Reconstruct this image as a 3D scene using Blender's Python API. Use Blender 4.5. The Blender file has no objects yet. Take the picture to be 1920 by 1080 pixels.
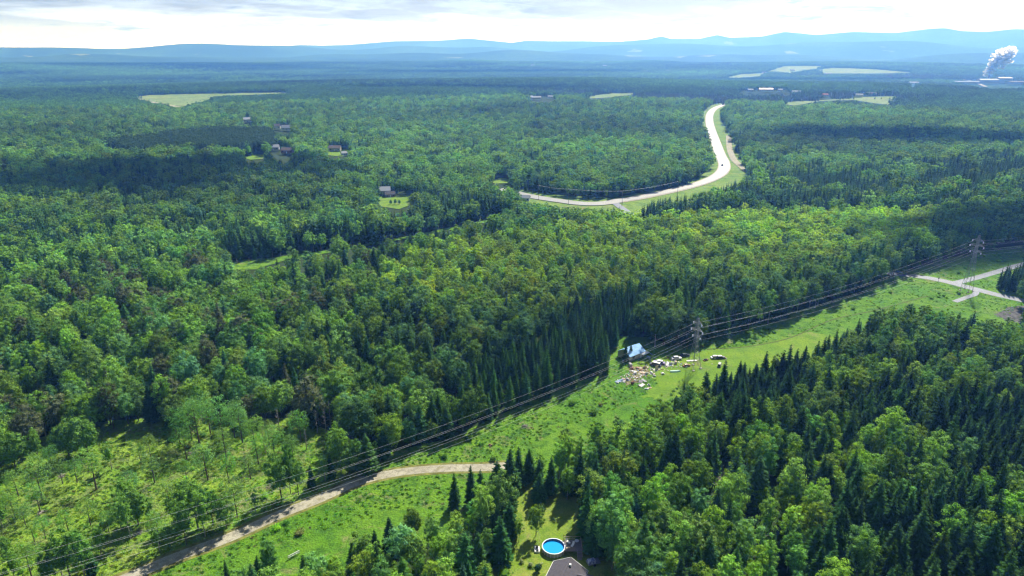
import bpy, bmesh, math, random
import numpy as np
from mathutils import Vector, Matrix
from mathutils.geometry import delaunay_2d_cdt
R = math.radians
random.seed(7); RNG = np.random.RandomState(11)
S = bpy.context.scene

# ------------------------------------------------------------------ camera
CAM_H = 120.0
PITCH = math.atan(455/1280)
cam_d = bpy.data.cameras.new('camera'); cam = bpy.data.objects.new('camera', cam_d)
S.collection.objects.link(cam); S.camera = cam
cam.location = (0, 0, CAM_H); cam.rotation_euler = (math.pi/2-PITCH, 0, 0)
cam_d.sensor_width = 36; cam_d.lens = 24.0; cam_d.clip_start = 1; cam_d.clip_end = 60000

# ------------------------------------------------------------------ world and sun
SUN_AZ, SUN_EL = R(26), R(45)
SUN = Vector((math.sin(SUN_AZ)*math.cos(SUN_EL), math.cos(SUN_AZ)*math.cos(SUN_EL), math.sin(SUN_EL)))
S.render.engine = 'CYCLES'
S.view_settings.view_transform = 'Standard'; S.view_settings.look = 'None'
S.view_settings.gamma = 1; S.view_settings.use_curve_mapping = False
S.view_settings.exposure = 0.78
S.cycles.use_denoising = True
S.cycles.max_bounces = 5; S.cycles.diffuse_bounces = 2; S.cycles.glossy_bounces = 2
S.cycles.transmission_bounces = 3; S.cycles.volume_bounces = 1; S.cycles.transparent_max_bounces = 10
S.cycles.use_adaptive_sampling = True; S.cycles.adaptive_threshold = 0.02
S.cycles.pixel_filter_type = 'BLACKMAN_HARRIS'; S.cycles.filter_width = 1.3
HAZE = 1.9e-4      # scattering per metre of the air

def N(nt, t, **kw):
    n = nt.nodes.new(t)
    for k, v in kw.items(): setattr(n, k, v)
    return n
def math_(nt, op, a, b=None, clamp=False):
    n = N(nt, 'ShaderNodeMath', operation=op, use_clamp=clamp)
    for i, x in enumerate((a, b)):
        if x is None: continue
        if isinstance(x, (int, float)): n.inputs[i].default_value = x
        else: nt.links.new(x, n.inputs[i])
    return n.outputs[0]
def mix_(nt, fac, a, b, kind='MIX'):
    n = N(nt, 'ShaderNodeMix', data_type='RGBA', blend_type=kind)
    for s, x in ((n.inputs[0], fac), (n.inputs[6], a), (n.inputs[7], b)):
        if isinstance(x, (int, float)): s.default_value = x
        elif isinstance(x, tuple): s.default_value = (*x[:3], 1)
        else: nt.links.new(x, s)
    return n.outputs[2]
def noise_(nt, vec, scale, detail=4, rough=.55, dist=0):
    n = N(nt, 'ShaderNodeTexNoise'); n.inputs['Scale'].default_value = scale
    n.inputs['Detail'].default_value = detail; n.inputs['Roughness'].default_value = rough
    n.inputs['Distortion'].default_value = dist
    if vec is not None: nt.links.new(vec, n.inputs['Vector'])
    return n.outputs['Fac']
def ramp_(nt, fac, *stops):
    n = N(nt, 'ShaderNodeValToRGB'); e = n.color_ramp.elements
    while len(e) < len(stops): e.new(.5)
    for i, (p, c) in enumerate(stops):
        e[i].position = p; e[i].color = (*c, 1) if isinstance(c, tuple) else (c, c, c, 1)
    nt.links.new(fac, n.inputs[0]); return n.outputs[0]

W = bpy.data.worlds.new('World'); S.world = W; W.use_nodes = True
nt = W.node_tree; nt.nodes.clear()
sky = N(nt, 'ShaderNodeTexSky', sky_type='NISHITA', sun_disc=False)
sky.sun_elevation = SUN_EL; sky.sun_rotation = SUN_AZ; sky.altitude = 300
sky.air_density = 1; sky.dust_density = 1.5
tc = N(nt, 'ShaderNodeTexCoord'); sep = N(nt, 'ShaderNodeSeparateXYZ')
nt.links.new(tc.outputs['Generated'], sep.inputs[0])
zz = math_(nt, 'MAXIMUM', sep.outputs[2], 0.0)
inv = math_(nt, 'ADD', zz, 0.10)
cx = math_(nt, 'DIVIDE', sep.outputs[0], inv); cy = math_(nt, 'DIVIDE', sep.outputs[1], inv)
comb = N(nt, 'ShaderNodeCombineXYZ'); nt.links.new(cx, comb.inputs[0]); nt.links.new(cy, comb.inputs[1])
cn = noise_(nt, comb.outputs[0], 0.5, 7, .62, .4)
cover = ramp_(nt, cn, (.44, 0.0), (.58, 1.0))
hor = math_(nt, 'POWER', math_(nt, 'SUBTRACT', 1.0, zz), 32.0)
cover2 = math_(nt, 'MAXIMUM', cover, math_(nt, 'MULTIPLY', hor, 1.0))
# cloud underside grey where the cloud is thick, silver towards the sun
dot = N(nt, 'ShaderNodeVectorMath', operation='DOT_PRODUCT'); dot.inputs[1].default_value = SUN
nt.links.new(tc.outputs['Generated'], dot.inputs[0])
fwd = math_(nt, 'POWER', math_(nt, 'MAXIMUM', dot.outputs['Value'], 0.0), 2.0)
cn2 = noise_(nt, comb.outputs[0], 1.15, 9, .66, .5)
thick = ramp_(nt, cn2, (.54, 1.0), (.66, 0.42))
lum = math_(nt, 'ADD', math_(nt, 'MULTIPLY', fwd, 0.5), 0.08)
lum = math_(nt, 'ADD', lum, math_(nt, 'MULTIPLY', hor, 2.0))
lum = math_(nt, 'MULTIPLY', lum, thick)
cl = mix_(nt, 1.0, (0.80, 0.96, 1.4), lum, 'MULTIPLY')
skyc = mix_(nt, 1.0, sky.outputs[0], (0.04, 0.04, 0.04), 'MULTIPLY')
col = mix_(nt, cover2, skyc, cl)
bg = N(nt, 'ShaderNodeBackground'); bg.inputs[1].default_value = 1.0; nt.links.new(col, bg.inputs[0])
wo = N(nt, 'ShaderNodeOutputWorld'); nt.links.new(bg.outputs[0], wo.inputs[0])

sun_d = bpy.data.lights.new('sun', 'SUN'); sun_d.energy = 5.0; sun_d.angle = R(.53); sun_d.color = (1, .955, .88)
sun = bpy.data.objects.new('sun', sun_d); S.collection.objects.link(sun)
sun.rotation_euler = SUN.to_track_quat('Z', 'Y').to_euler(); sun.location = (0, 0, 900)

# ------------------------------------------------------------------ terrain height and pixel helpers
def sstep(a, b, x):
    t = np.clip((x-a)/(b-a), 0, 1); return t*t*(3-2*t)
def wob(x, y, s, k):
    return (np.sin(x/s+1.3*k+1.7*np.sin(y/s*.83+k))+np.sin(y/s*1.13+2.1*k+1.3*np.sin(x/s*.71-k)))*.5
SKY_AZ = [(-300, 95), (0, 92), (150, 92), (330, 93), (380, 88), (440, 86), (500, 89), (560, 84), (600, 85), (650, 84), (740, 77), (820, 76),
          (880, 72), (930, 77), (960, 80), (985, 76), (1040, 77), (1100, 77), (1160, 78), (1215, 74), (1240, 68), (1258, 73),
          (1310, 73), (1345, 66), (1368, 71), (1430, 69), (1470, 61), (1530, 67), (1600, 62), (1680, 64), (1740, 58), (1770, 57),
          (1800, 62), (1850, 64), (1900, 60), (2200, 66)]
def yprof(az, pts):
    u = 960+1280*np.tan(np.clip(az, -1.1, 1.1))*math.cos(0)*1.0
    # azimuth of a pixel on the horizon line
    us = np.array([p[0] for p in pts], float); ys = np.array([p[1] for p in pts], float)
    azs = np.arctan2((us-960)/1280, math.cos(PITCH)+(540-ys)/1280*math.sin(PITCH))
    return np.interp(az, azs, ys)
def crest_z(r, y):
    dep = PITCH-np.arctan((540-y)/1280)
    return CAM_H-r*np.tan(dep)
def height(x, y):
    x = np.asarray(x, float); y = np.asarray(y, float)
    r = np.hypot(x, y); az = np.arctan2(x, y)
    h = sstep(450, 1500, r)*(5*wob(x, y, 230, 1)+7*wob(x, y, 520, 2))
    h = h*(1-sstep(2200, 3400, r))
    h = h-38*sstep(2200, 3400, r)+30*sstep(3600, 5200, r)+12*sstep(3000, 5000, r)*wob(x, y, 700, 4)
    for r0, w, prof in ((5600, 800, None), (7400, 800, None), (9600, 900, None), (12600, 1000, SKY_AZ)):
        if prof is None:
            base = {5600: 119, 7400: 102, 9600: 88}[r0]; amp = {5600: 3.5, 7400: 5.5, 9600: 6}[r0]
            yy = base+amp*(np.sin(az*9+r0*.37)+.7*np.sin(az*23+r0*.11)+.4*np.sin(az*47+r0))*.7
            if r0 == 9600: yy = yy-7*sstep(.25, .5, az)*1.0
        else: yy = yprof(az, prof)
        z = crest_z(r0, yy)
        rr = r+120*np.sin(az*31+r0)
        g = np.exp(-((rr-r0)/w)**2)
        h = np.maximum(h, -30+(z+30)*g+g*14*wob(x, y, 420, 3)*np.where(r0 > 6000, 1, .4)) if r0 < 12000 else np.maximum(h, -60+(z+60)*g)
    return h
def ray(u, v):
    u = np.asarray(u, float); v = np.asarray(v, float)
    x = (u-960)/1280; y = (540-v)/1280
    return x, math.cos(PITCH)+y*math.sin(PITCH), -math.sin(PITCH)+y*math.cos(PITCH)
def at(u, v, z=0.0):
    """ground point seen at a pixel of the photograph (z above the ground)"""
    dx, dy, dz = ray(u, v)
    if dz < 0:
        t = (z-CAM_H)/dz
        if math.hypot(dx*t, dy*t) < 450: return Vector((float(dx*t), float(dy*t), float(z)))
    ts = np.geomspace(350, 14000, 900)
    f = CAM_H+dz*ts-(height(dx*ts, dy*ts)+z)
    k = int(np.argmax(f < 0)) if (f < 0).any() else len(ts)-1
    a, b = ts[max(k-1, 0)], ts[k]
    for _ in range(20):
        m = (a+b)/2
        if CAM_H+dz*m-(float(height(dx*m, dy*m))+z) < 0: b = m
        else: a = m
    return Vector((float(dx*b), float(dy*b), float(height(dx*b, dy*b)+z)))
def px(X, Y, Z):
    zc = Z-CAM_H; f = Y*math.cos(PITCH)-zc*math.sin(PITCH); f = np.where(f < 1, 1, f)
    up = Y*math.sin(PITCH)+zc*math.cos(PITCH)
    return 960+1280*X/f, 540-1280*up/f
def inpoly(u, v, poly):
    u = np.asarray(u); v = np.asarray(v); c = np.zeros(u.shape, bool); n = len(poly)
    for i in range(n):
        x1, y1 = poly[i]; x2, y2 = poly[(i+1) % n]
        if y1 == y2: continue
        m = ((y1 > v) != (y2 > v)) & (u < (x2-x1)*(v-y1)/(y2-y1)+x1)
        c ^= m
    return c
def tree_h(u, vb, vt):
    p = at(u, vb)
    zs = np.arange(0, 60, .1); _, vv = px(p.x, p.y, p.z+zs)
    return float(zs[np.argmax(vv < vt)])

# ------------------------------------------------------------------ object helpers
COL = S.collection
def tag(o, label=None, cat=None, group=None, kind=None):
    if label: o['label'] = label
    if cat: o['category'] = cat
    if group: o['group'] = group
    if kind: o['kind'] = kind
    return o
def mesh_obj(name, verts, faces, mats=None, parent=None, smooth=False, fm=None):
    me = bpy.data.meshes.new(name); me.from_pydata([tuple(v) for v in verts], [], faces)
    for m in (mats if isinstance(mats, (list, tuple)) else [mats] if mats else []): me.materials.append(m)
    if fm is not None: me.polygons.foreach_set('material_index', fm)
    if smooth: me.polygons.foreach_set('use_smooth', [True]*len(me.polygons))
    me.update()
    o = bpy.data.objects.new(name, me); COL.objects.link(o)
    if parent: o.parent = parent
    return o
def empty(name, loc, rz=0, label=None, cat=None, group=None):
    o = bpy.data.objects.new(name, None); COL.objects.link(o); o.location = loc; o.rotation_euler = (0, 0, rz)
    o.empty_display_size = .5
    return tag(o, label, cat, group)
class MB:
    def __init__(s): s.v = []; s.f = []; s.m = []
    def quad(s, *pts, mat=0):
        i = len(s.v); s.v += [tuple(p) for p in pts]; s.f.append(tuple(range(i, i+len(pts)))); s.m.append(mat); return s
    def box(s, c, size, rz=0, mat=0, top=1.0):
        hx, hy, hz = size[0]/2, size[1]/2, size[2]/2; i = len(s.v); cr, sr = math.cos(rz), math.sin(rz)
        for dz, k in ((-1, 1), (1, top)):
            for dx, dy in ((-1, -1), (1, -1), (1, 1), (-1, 1)):
                x, y = dx*hx*k, dy*hy*k
                s.v.append((c[0]+x*cr-y*sr, c[1]+x*sr+y*cr, c[2]+dz*hz))
        for f in ((0, 3, 2, 1), (4, 5, 6, 7), (0, 1, 5, 4), (1, 2, 6, 5), (2, 3, 7, 6), (3, 0, 4, 7)):
            s.f.append(tuple(i+k for k in f)); s.m.append(mat)
        return s
    def tube(s, a, b, r0, r1=None, n=6, mat=0, cap=True):
        a = Vector(a); b = Vector(b); r1 = r0 if r1 is None else r1
        d = (b-a).normalized(); u = d.orthogonal().normalized(); w = d.cross(u); i = len(s.v)
        for p, r in ((a, r0), (b, r1)):
            for k in range(n):
                t = 2*math.pi*k/n; s.v.append(tuple(p+u*math.cos(t)*r+w*math.sin(t)*r))
        for k in range(n):
            s.f.append((i+k, i+(k+1) % n, i+n+(k+1) % n, i+n+k)); s.m.append(mat)
        if cap:
            s.f.append(tuple(i+k for k in reversed(range(n)))); s.m.append(mat)
            s.f.append(tuple(i+n+k for k in range(n))); s.m.append(mat)
        return s
    def path(s, pts, r, n=5, mat=0):
        for a, b in zip(pts[:-1], pts[1:]): s.tube(a, b, r, n=n, mat=mat)
        return s
    def build(s, name, mats, parent=None, smooth=False):
        return mesh_obj(name, s.v, s.f, mats, parent, smooth, s.m)

# ------------------------------------------------------------------ materials
MATS = {}
def mat(name, col, rough=.8, spec=.3, metal=0, var=.0, vscale=1.0, bump=0, col2=None):
    if name in MATS: return MATS[name]
    m = bpy.data.materials.new(name); m.use_nodes = True; nt = m.node_tree; b = nt.nodes['Principled BSDF']
    b.inputs['Roughness'].default_value = rough; b.inputs['Specular IOR Level'].default_value = spec; b.inputs['Metallic'].default_value = metal
    geo = N(nt, 'ShaderNodeNewGeometry')
    if var or col2:
        n = noise_(nt, geo.outputs['Position'], vscale, 5, .6)
        c2 = col2 or tuple(c*(1-var) for c in col)
        f = ramp_(nt, n, (.38, 0.0), (.62, 1.0))
        nt.links.new(mix_(nt, f, col, c2), b.inputs['Base Color'])
        if bump:
            bp = N(nt, 'ShaderNodeBump'); bp.inputs['Strength'].default_value = bump; bp.inputs['Distance'].default_value = .3
            nt.links.new(n, bp.inputs['Height']); nt.links.new(bp.outputs[0], b.inputs['Normal'])
    else: b.inputs['Base Color'].default_value = (*col, 1)
    MATS[name] = m; return m
def ground_mat(name, cols, scales, bumpd=.5, rough=.95, weights=(.35, .65)):
    """natural ground: three colours mixed by large patches, clumps and fine growth"""
    m = bpy.data.materials.new(name); m.use_nodes = True; nt = m.node_tree; b = nt.nodes['Principled BSDF']
    b.inputs['Roughness'].default_value = rough; b.inputs['Specular IOR Level'].default_value = .15
    g = N(nt, 'ShaderNodeNewGeometry'); P = g.outputs['Position']
    n1 = noise_(nt, P, scales[0], 4, .6, .5); n2 = noise_(nt, P, scales[1], 5, .65); n3 = noise_(nt, P, scales[2], 3, .7)
    c = mix_(nt, ramp_(nt, n1, (weights[0], 0.0), (weights[1], 1.0)), cols[0], cols[1])
    c = mix_(nt, ramp_(nt, n2, (.47, 0.0), (.62, 1.0)), c, cols[2])
    n4 = noise_(nt, P, scales[1]*.5, 6, .7, 1.0); c = mix_(nt, ramp_(nt, n4, (.56, 0.0), (.68, .7)), c, (.23, .21, .10))
    c = mix_(nt, 1.0, c, ramp_(nt, n3, (.25, .55), (.7, 1.25)), 'MULTIPLY')
    nt.links.new(c, b.inputs['Base Color'])
    bp = N(nt, 'ShaderNodeBump'); bp.inputs['Strength'].default_value = 1; bp.inputs['Distance'].default_value = bumpd
    nt.links.new(math_(nt, 'ADD', n3, n2), bp.inputs['Height']); nt.links.new(bp.outputs[0], b.inputs['Normal'])
    MATS[name] = m; return m
M_meadow = ground_mat('meadow', [(.08, .22, .010), (.14, .27, .018), (.05, .14, .012)], (.035, .22, 1.6), .45)
M_mown = ground_mat('mown_grass', [(.12, .24, .014), (.17, .27, .02), (.10, .20, .016)], (.05, .15, 1.2), .1)
M_lawn = ground_mat('lawn', [(.15, .25, .02), (.24, .28, .05), (.12, .21, .02)], (.12, .3, 2.5), .08)
M_cut = ground_mat('cutover', [(.12, .25, .02), (.20, .31, .03), (.13, .18, .05)], (.05, .16, 1.0), .7)
M_field = ground_mat('hay_field', [(.16, .24, .06), (.21, .27, .08), (.12, .20, .05)], (.006, .02, .15), .3)
M_farfield = ground_mat('far_pasture', [(.16, .22, .08), (.21, .26, .09), (.13, .18, .06)], (.004, .01, .1), .3)
M_verge = ground_mat('road_verge', [(.13, .24, .03), (.19, .28, .05), (.10, .19, .03)], (.03, .1, .6), .3)
M_gravel = ground_mat('gravel', [(.33, .31, .235), (.42, .40, .31), (.25, .235, .175)], (.12, .6, 5), .05)
M_asph = ground_mat('asphalt', [(.20, .225, .27), (.24, .265, .31), (.17, .19, .23)], (.02, .3, 3), .02, rough=.5)
M_high = mat('highway_surface', (.28, .285, .28), .45, .5, var=.12, vscale=.15)
M_dist = mat('bare_soil', (.33, .27, .22), .95, .1, var=.4, vscale=.3)
M_shoulder = mat('sandy_shoulder', (.42, .38, .32), .95, .1, var=.2, vscale=.3)

# terrain material: forest floor near, a woodland mosaic far
def terrain_mat():
    m = bpy.data.materials.new('woodland_ground'); m.use_nodes = True; nt = m.node_tree; b = nt.nodes['Principled BSDF']
    b.inputs['Roughness'].default_value = 1; b.inputs['Specular IOR Level'].default_value = .05
    g = N(nt, 'ShaderNodeNewGeometry'); P = g.outputs['Position']
    floor = mix_(nt, noise_(nt, P, .3, 4), (.025, .045, .014), (.045, .07, .026))
    v = N(nt, 'ShaderNodeTexVoronoi'); v.inputs['Scale'].default_value = .07; nt.links.new(P, v.inputs['Vector'])
    big = ramp_(nt, noise_(nt, P, .0011, 6, .6, .6), (.40, (.018, .05, .028)), (.52, (.035, .09, .035)), (.66, (.065, .14, .045)))
    med = ramp_(nt, noise_(nt, P, .018, 4, .7), (.3, .5), (.7, 1.35))
    far = mix_(nt, 1.0, big, med, 'MULTIPLY')
    far = mix_(nt, 1.0, far, ramp_(nt, v.outputs['Distance'], (.1, 1.35), (.8, .45)), 'MULTIPLY')
    far = mix_(nt, ramp_(nt, noise_(nt, P, .0016, 3, .5), (.70, 0.0), (.72, .8)), far, (.22, .27, .12))
    ln = N(nt, 'ShaderNodeVectorMath', operation='LENGTH'); nt.links.new(P, ln.inputs[0])
    fac = math_(nt, 'MULTIPLY', math_(nt, 'SUBTRACT', ln.outputs['Value'], 1500.0), 1/800, True)
    nt.links.new(mix_(nt, fac, floor, far), b.inputs['Base Color'])
    bp = N(nt, 'ShaderNodeBump'); bp.inputs['Strength'].default_value = .8; bp.inputs['Distance'].default_value = 6
    nt.links.new(math_(nt, 'MULTIPLY', math_(nt, 'SUBTRACT', noise_(nt, P, .03, 4, .7), v.outputs['Distance']), fac), bp.inputs['Height'])
    nt.links.new(bp.outputs[0], b.inputs['Normal'])
    return m
M_terrain = terrain_mat()

def leaf_mat(name, rough=.5, trans=.35, spec=.25):
    m = bpy.data.materials.new(name); m.use_nodes = True; nt = m.node_tree; b = nt.nodes['Principled BSDF']
    a = N(nt, 'ShaderNodeAttribute', attribute_type='INSTANCER', attribute_name='tint')
    s = N(nt, 'ShaderNodeAttribute', attribute_type='GEOMETRY', attribute_name='leaf_shade')
    c = mix_(nt, 1.0, a.outputs['Color'], s.outputs['Color'], 'MULTIPLY')
    nt.links.new(c, b.inputs['Base Color']); b.inputs['Roughness'].default_value = rough; b.inputs['Specular IOR Level'].default_value = spec
    if trans:
        t = N(nt, 'ShaderNodeBsdfTranslucent'); nt.links.new(mix_(nt, 1.0, c, (1.35, 1.35, .45), 'MULTIPLY'), t.inputs[0])
        mx = N(nt, 'ShaderNodeMixShader'); mx.inputs[0].default_value = trans
        nt.links.new(b.outputs[0], mx.inputs[1]); nt.links.new(t.outputs[0], mx.inputs[2])
        nt.links.new(mx.outputs[0], nt.nodes['Material Output'].inputs[0])
    return m
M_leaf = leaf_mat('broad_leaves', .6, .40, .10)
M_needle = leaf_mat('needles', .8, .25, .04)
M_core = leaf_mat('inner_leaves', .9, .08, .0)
M_bark = mat('bark', (.14, .11, .09), .9, .1, var=.4, vscale=2)
M_palebark = mat('pale_bark', (.45, .43, .38), .9, .1, var=.5, vscale=2)

M_deadwood = mat('dead_wood', (.34, .31, .28), .9, .1, var=.3, vscale=1)

# ------------------------------------------------------------------ ground sheet
def build_terrain():
    az = np.concatenate([np.arange(-180, -56, 4.0), np.arange(-56, 56, .25), np.arange(56, 180.01, 4.0)])
    az = np.radians(az[:-1] if abs(az[-1]-180) < .01 else az)
    rr = np.concatenate([[12, 25, 45, 70, 95], np.geomspace(115, 15500, 400)])
    A, Rr = np.meshgrid(az, rr)
    X = np.sin(A)*Rr; Y = np.cos(A)*Rr; Z = height(X, Y)
    V = np.stack([X, Y, Z], -1).reshape(-1, 3); na = len(az); nr = len(rr)
    i, j = np.meshgrid(np.arange(nr-1), np.arange(na), indexing='ij'); j2 = (j+1) % na
    F = np.stack([i*na+j, i*na+j2, (i+1)*na+j2, (i+1)*na+j], -1).reshape(-1, 4)
    me = bpy.data.meshes.new('ground'); n = len(V)
    V = np.vstack([V, [[0, 0, 0]]])
    fl = F.tolist()+[(n, (k+1) % na, k) for k in range(na)]
    me.from_pydata(V.tolist(), [], fl)
    me.polygons.foreach_set('use_smooth', [True]*len(fl)); me.materials.append(M_terrain); me.update()
    bm = bmesh.new(); bm.from_mesh(me); bmesh.ops.recalc_face_normals(bm, faces=bm.faces)
    if sum(f.normal.z for f in list(bm.faces)[:50]) < 0: bmesh.ops.reverse_faces(bm, faces=bm.faces)
    bm.to_mesh(me); bm.free()
    o = bpy.data.objects.new('ground', me); COL.objects.link(o); tag(o, kind='structure')
build_terrain()

def sheet(name, poly_px, m, dz, step=None, world=None, rag=0):
    """a draped sheet of ground inside an outline"""
    P = [Vector((p[0], p[1])) for p in world] if world else [at(*p).to_2d() for p in poly_px]
    # densify and roughen the outline
    Q = []
    per = sum((P[(i+1) % len(P)]-P[i]).length for i in range(len(P)))
    st = step or max(per/160, .6)
    for i in range(len(P)):
        a, b = P[i], P[(i+1) % len(P)]; n = max(1, int((b-a).length/st))
        for k in range(n):
            q = a.lerp(b, k/n)
            if rag: q = q+Vector((random.gauss(0, rag), random.gauss(0, rag)))
            Q.append(q)
    xs = [q.x for q in Q]; ys = [q.y for q in Q]
    pts = list(Q); g = max(st, math.sqrt((max(xs)-min(xs))*(max(ys)-min(ys))/3000))
    far = max(math.hypot(q.x, q.y) for q in Q) > 440
    if far:
        gx, gy = np.meshgrid(np.arange(min(xs), max(xs), g), np.arange(min(ys), max(ys), g))
        gx = gx.ravel(); gy = gy.ravel(); ins = inpoly(gx, gy, [(q.x, q.y) for q in Q])
        pts += [Vector((float(a), float(b))) for a, b in zip(gx[ins], gy[ins])]
    n = len(Q)
    r = delaunay_2d_cdt(pts, [(i, (i+1) % n) for i in range(n)], [], 1, 1e-4)
    vs = [(v.x, v.y, float(height(v.x, v.y))+dz) for v in r[0]]
    fs = [tuple(f) for f in r[2]]
    # keep triangles inside the outline only, facing up
    out = []
    Qt = [(q.x, q.y) for q in Q]
    cx = np.array([sum(vs[i][0] for i in f)/3 for f in fs]); cy = np.array([sum(vs[i][1] for i in f)/3 for f in fs])
    ok = inpoly(cx, cy, Qt)
    for f, k in zip(fs, ok):
        if not k: continue
        a, b, c = (vs[i] for i in f[:3])
        if (b[0]-a[0])*(c[1]-a[1])-(b[1]-a[1])*(c[0]-a[0]) < 0: f = f[::-1]
        out.append(f)
    o = mesh_obj(name, vs, out, m); return tag(o, kind='structure')
def smooth_path(P, n=8):
    P = [Vector(p) for p in P]; out = []
    E = [P[0]*2-P[1]]+P+[P[-1]*2-P[-2]]
    for i in range(1, len(E)-2):
        a, b, c, d = E[i-1:i+3]
        for k in range(n):
            t = k/n
            out.append(.5*((2*b)+(c-a)*t+(2*a-5*b+4*c-d)*t*t+(3*b-a-3*c+d)*t**3))
    out.append(P[-1]); return out
def ribbon(name, pts_px, m, width, dz, n=8, world=None, off=0, kind='structure', cross=3):
    P = smooth_path([at(*p).to_2d() for p in pts_px] if world is None else [Vector(w) for w in world], n)
    V = []; F = []; L = len(P)
    for i, p in enumerate(P):
        d = (P[min(i+1, L-1)]-P[max(i-1, 0)]).normalized(); nn = Vector((-d.y, d.x))
        w = width if not callable(width) else width(i/(L-1))
        for k in range(cross+1):
            q = p+nn*(off+w*(k/cross-.5)); V.append((q.x, q.y, float(height(q.x, q.y))+dz))
    for i in range(L-1):
        for k in range(cross):
            a = i*(cross+1)+k; F.append((a, a+cross+1, a+cross+2, a+1))
    fl = []
    for f in F:
        a, b, c = (V[i] for i in f[:3])
        if (b[0]-a[0])*(c[1]-a[1])-(b[1]-a[1])*(c[0]-a[0]) < 0: f = f[::-1]
        fl.append(f)
    o = mesh_obj(name, V, fl, m); return tag(o, kind=kind)

# ------------------------------------------------------------------ outlines of open ground (seen in the photograph)
CORR = [(1920, 462), (1840, 474), (1770, 492), (1700, 512), (1600, 556), (1520, 585), (1400, 620), (1290, 650), (1235, 660), (1215, 640), (1160, 636),
        (1150, 700), (1090, 722), (1000, 758), (900, 803), (850, 828), (790, 842), (735, 858), (700, 862), (600, 915), (480, 975), (330, 1035), (200, 1090),
        (420, 1090), (448, 1062), (475, 1030), (520, 1030), (545, 1052), (560, 1060), (575, 1012), (610, 995), (650, 985), (700, 968), (760, 950), (820, 955), (845, 965),
        (870, 905), (900, 890), (925, 885), (935, 852), (985, 868), (1000, 850), (1020, 818), (1060, 800), (1130, 780), (1160, 762), (1200, 746), (1250, 726), (1300, 708),
        (1370, 678), (1440, 664), (1500, 640), (1540, 630), (1590, 604), (1640, 585), (1690, 564), (1745, 568), (1800, 585), (1870, 590), (1920, 600), (1920, 567), (1866, 555), (1868, 502), (1890, 488), (1920, 480)]
CUT = [(-200, 960), (0, 872), (60, 855), (190, 812), (240, 800), (330, 800), (410, 790), (500, 795), (560, 800), (615, 815), (640, 838), (735, 862),
       (700, 893), (560, 950), (400, 1010), (240, 1080), (150, 1150), (-300, 1150)]
LAWN = [(978, 930), (992, 930), (1000, 960), (1012, 990), (1050, 992), (1088, 1008), (1110, 1045), (1150, 1100), (935, 1100), (950, 1050), (965, 1030), (985, 1018), (978, 985), (970, 960)]
TRACK = [(428, 499), (440, 492), (520, 484), (640, 466), (760, 444), (870, 422), (945, 407), (945, 410), (870, 424.5), (760, 448), (640, 471), (540, 486), (488, 499), (440, 503)]
VERGE = [(1352, 193), (1330, 200), (1317, 212), (1322, 235), (1331, 262), (1339, 292), (1338, 312), (1318, 332), (1290, 346), (1262, 356), (1300, 362), (1340, 350), (1368, 340), (1402, 324),
         (1388, 300), (1376, 272), (1365, 245), (1352, 225), (1348, 208), (1362, 197)]
ROADLOW = [(972, 357), (1010, 361), (1060, 370), (1100, 374), (1150, 373), (1200, 365), (1270, 351), (1295, 344), (1300, 352), (1265, 362), (1205, 377), (1200, 392), (1180, 396), (1160, 385), (1120, 387), (1060, 385), (1010, 376), (975, 369)]
ROAD_R = [(1700, 513), (1765, 523), (1820, 536), (1920, 558), (1920, 572), (1820, 549), (1765, 534), (1700, 521)]
ROAD_S = [(1790, 532), (1830, 520), (1864, 509), (1866, 516), (1830, 528), (1800, 540)]
FIELD = [(254, 182), (275, 179), (330, 177), (392, 176), (480, 174), (560, 174), (480, 178), (400, 181), (392, 188), (372, 193), (346, 199), (320, 198), (290, 193), (260, 187)]
FIELD_B = [(1095, 185), (1115, 179), (1150, 175), (1200, 175), (1160, 181), (1130, 184)]
FIELD_C = [(1463, 195), (1480, 191), (1512, 190), (1570, 186), (1620, 182), (1680, 181), (1680, 186), (1665, 197), (1640, 194), (1600, 188), (1540, 190), (1490, 198)]
FIELD_D = [(1360, 145), (1390, 139), (1440, 137), (1425, 144), (1380, 147)]
FIELD_E = [(1440, 134), (1470, 124), (1545, 124), (1530, 129), (1480, 137)]
FIELD_F = [(1535, 131), (1560, 127), (1640, 130), (1712, 136), (1650, 138), (1540, 138)]
LAWN_A = [(706, 378), (716, 366), (775, 366), (772, 384), (748, 393), (715, 388)]
LAWN_B = [(608, 291), (618, 282), (650, 280), (656, 289), (640, 294)]
LAWN_C = [(455, 297), (480, 290), (498, 290), (495, 298), (470, 300)]
LAWN_D = [(920, 341), (940, 334), (962, 338), (950, 344), (928, 345)]
GRAV_R = [(1855, 600), (1880, 580), (1920, 570), (1920, 600)]
# polygons the trees must leave in sight
KEEP = [ROAD_R, ROAD_S, CORR, CUT, LAWN, TRACK, VERGE, ROADLOW, FIELD, FIELD_B, FIELD_C, FIELD_D, FIELD_E, FIELD_F, LAWN_A, LAWN_B, LAWN_C, LAWN_D,
        [(510, 243), (520, 239), (545, 242), (552, 247), (520, 248)], [(455, 228), (470, 225), (472, 232), (458, 233)],
        [(505, 288), (518, 278), (550, 284), (550, 294), (515, 294)],
        [(990, 184), (1000, 181), (1045, 183), (1040, 189), (1000, 190)], [(1385, 170), (1480, 168), (1485, 176), (1390, 177)],
        [(1795, 150), (1850, 150), (1920, 152), (1920, 166), (1850, 166), (1800, 158)], [(708, 362), (716, 357), (730, 362), (745, 366), (712, 368)],
        [(1335, 888), (1365, 880), (1362, 905), (1338, 908)], [(0, 303), (12, 303), (12, 313), (0, 315)], [(1538, 180), (1548, 176), (1558, 184), (1540, 186)],
        [(1600, 184), (1620, 177), (1640, 183), (1620, 188)], [(1700, 156), (1722, 155), (1722, 163), (1704, 164)]]

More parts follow.
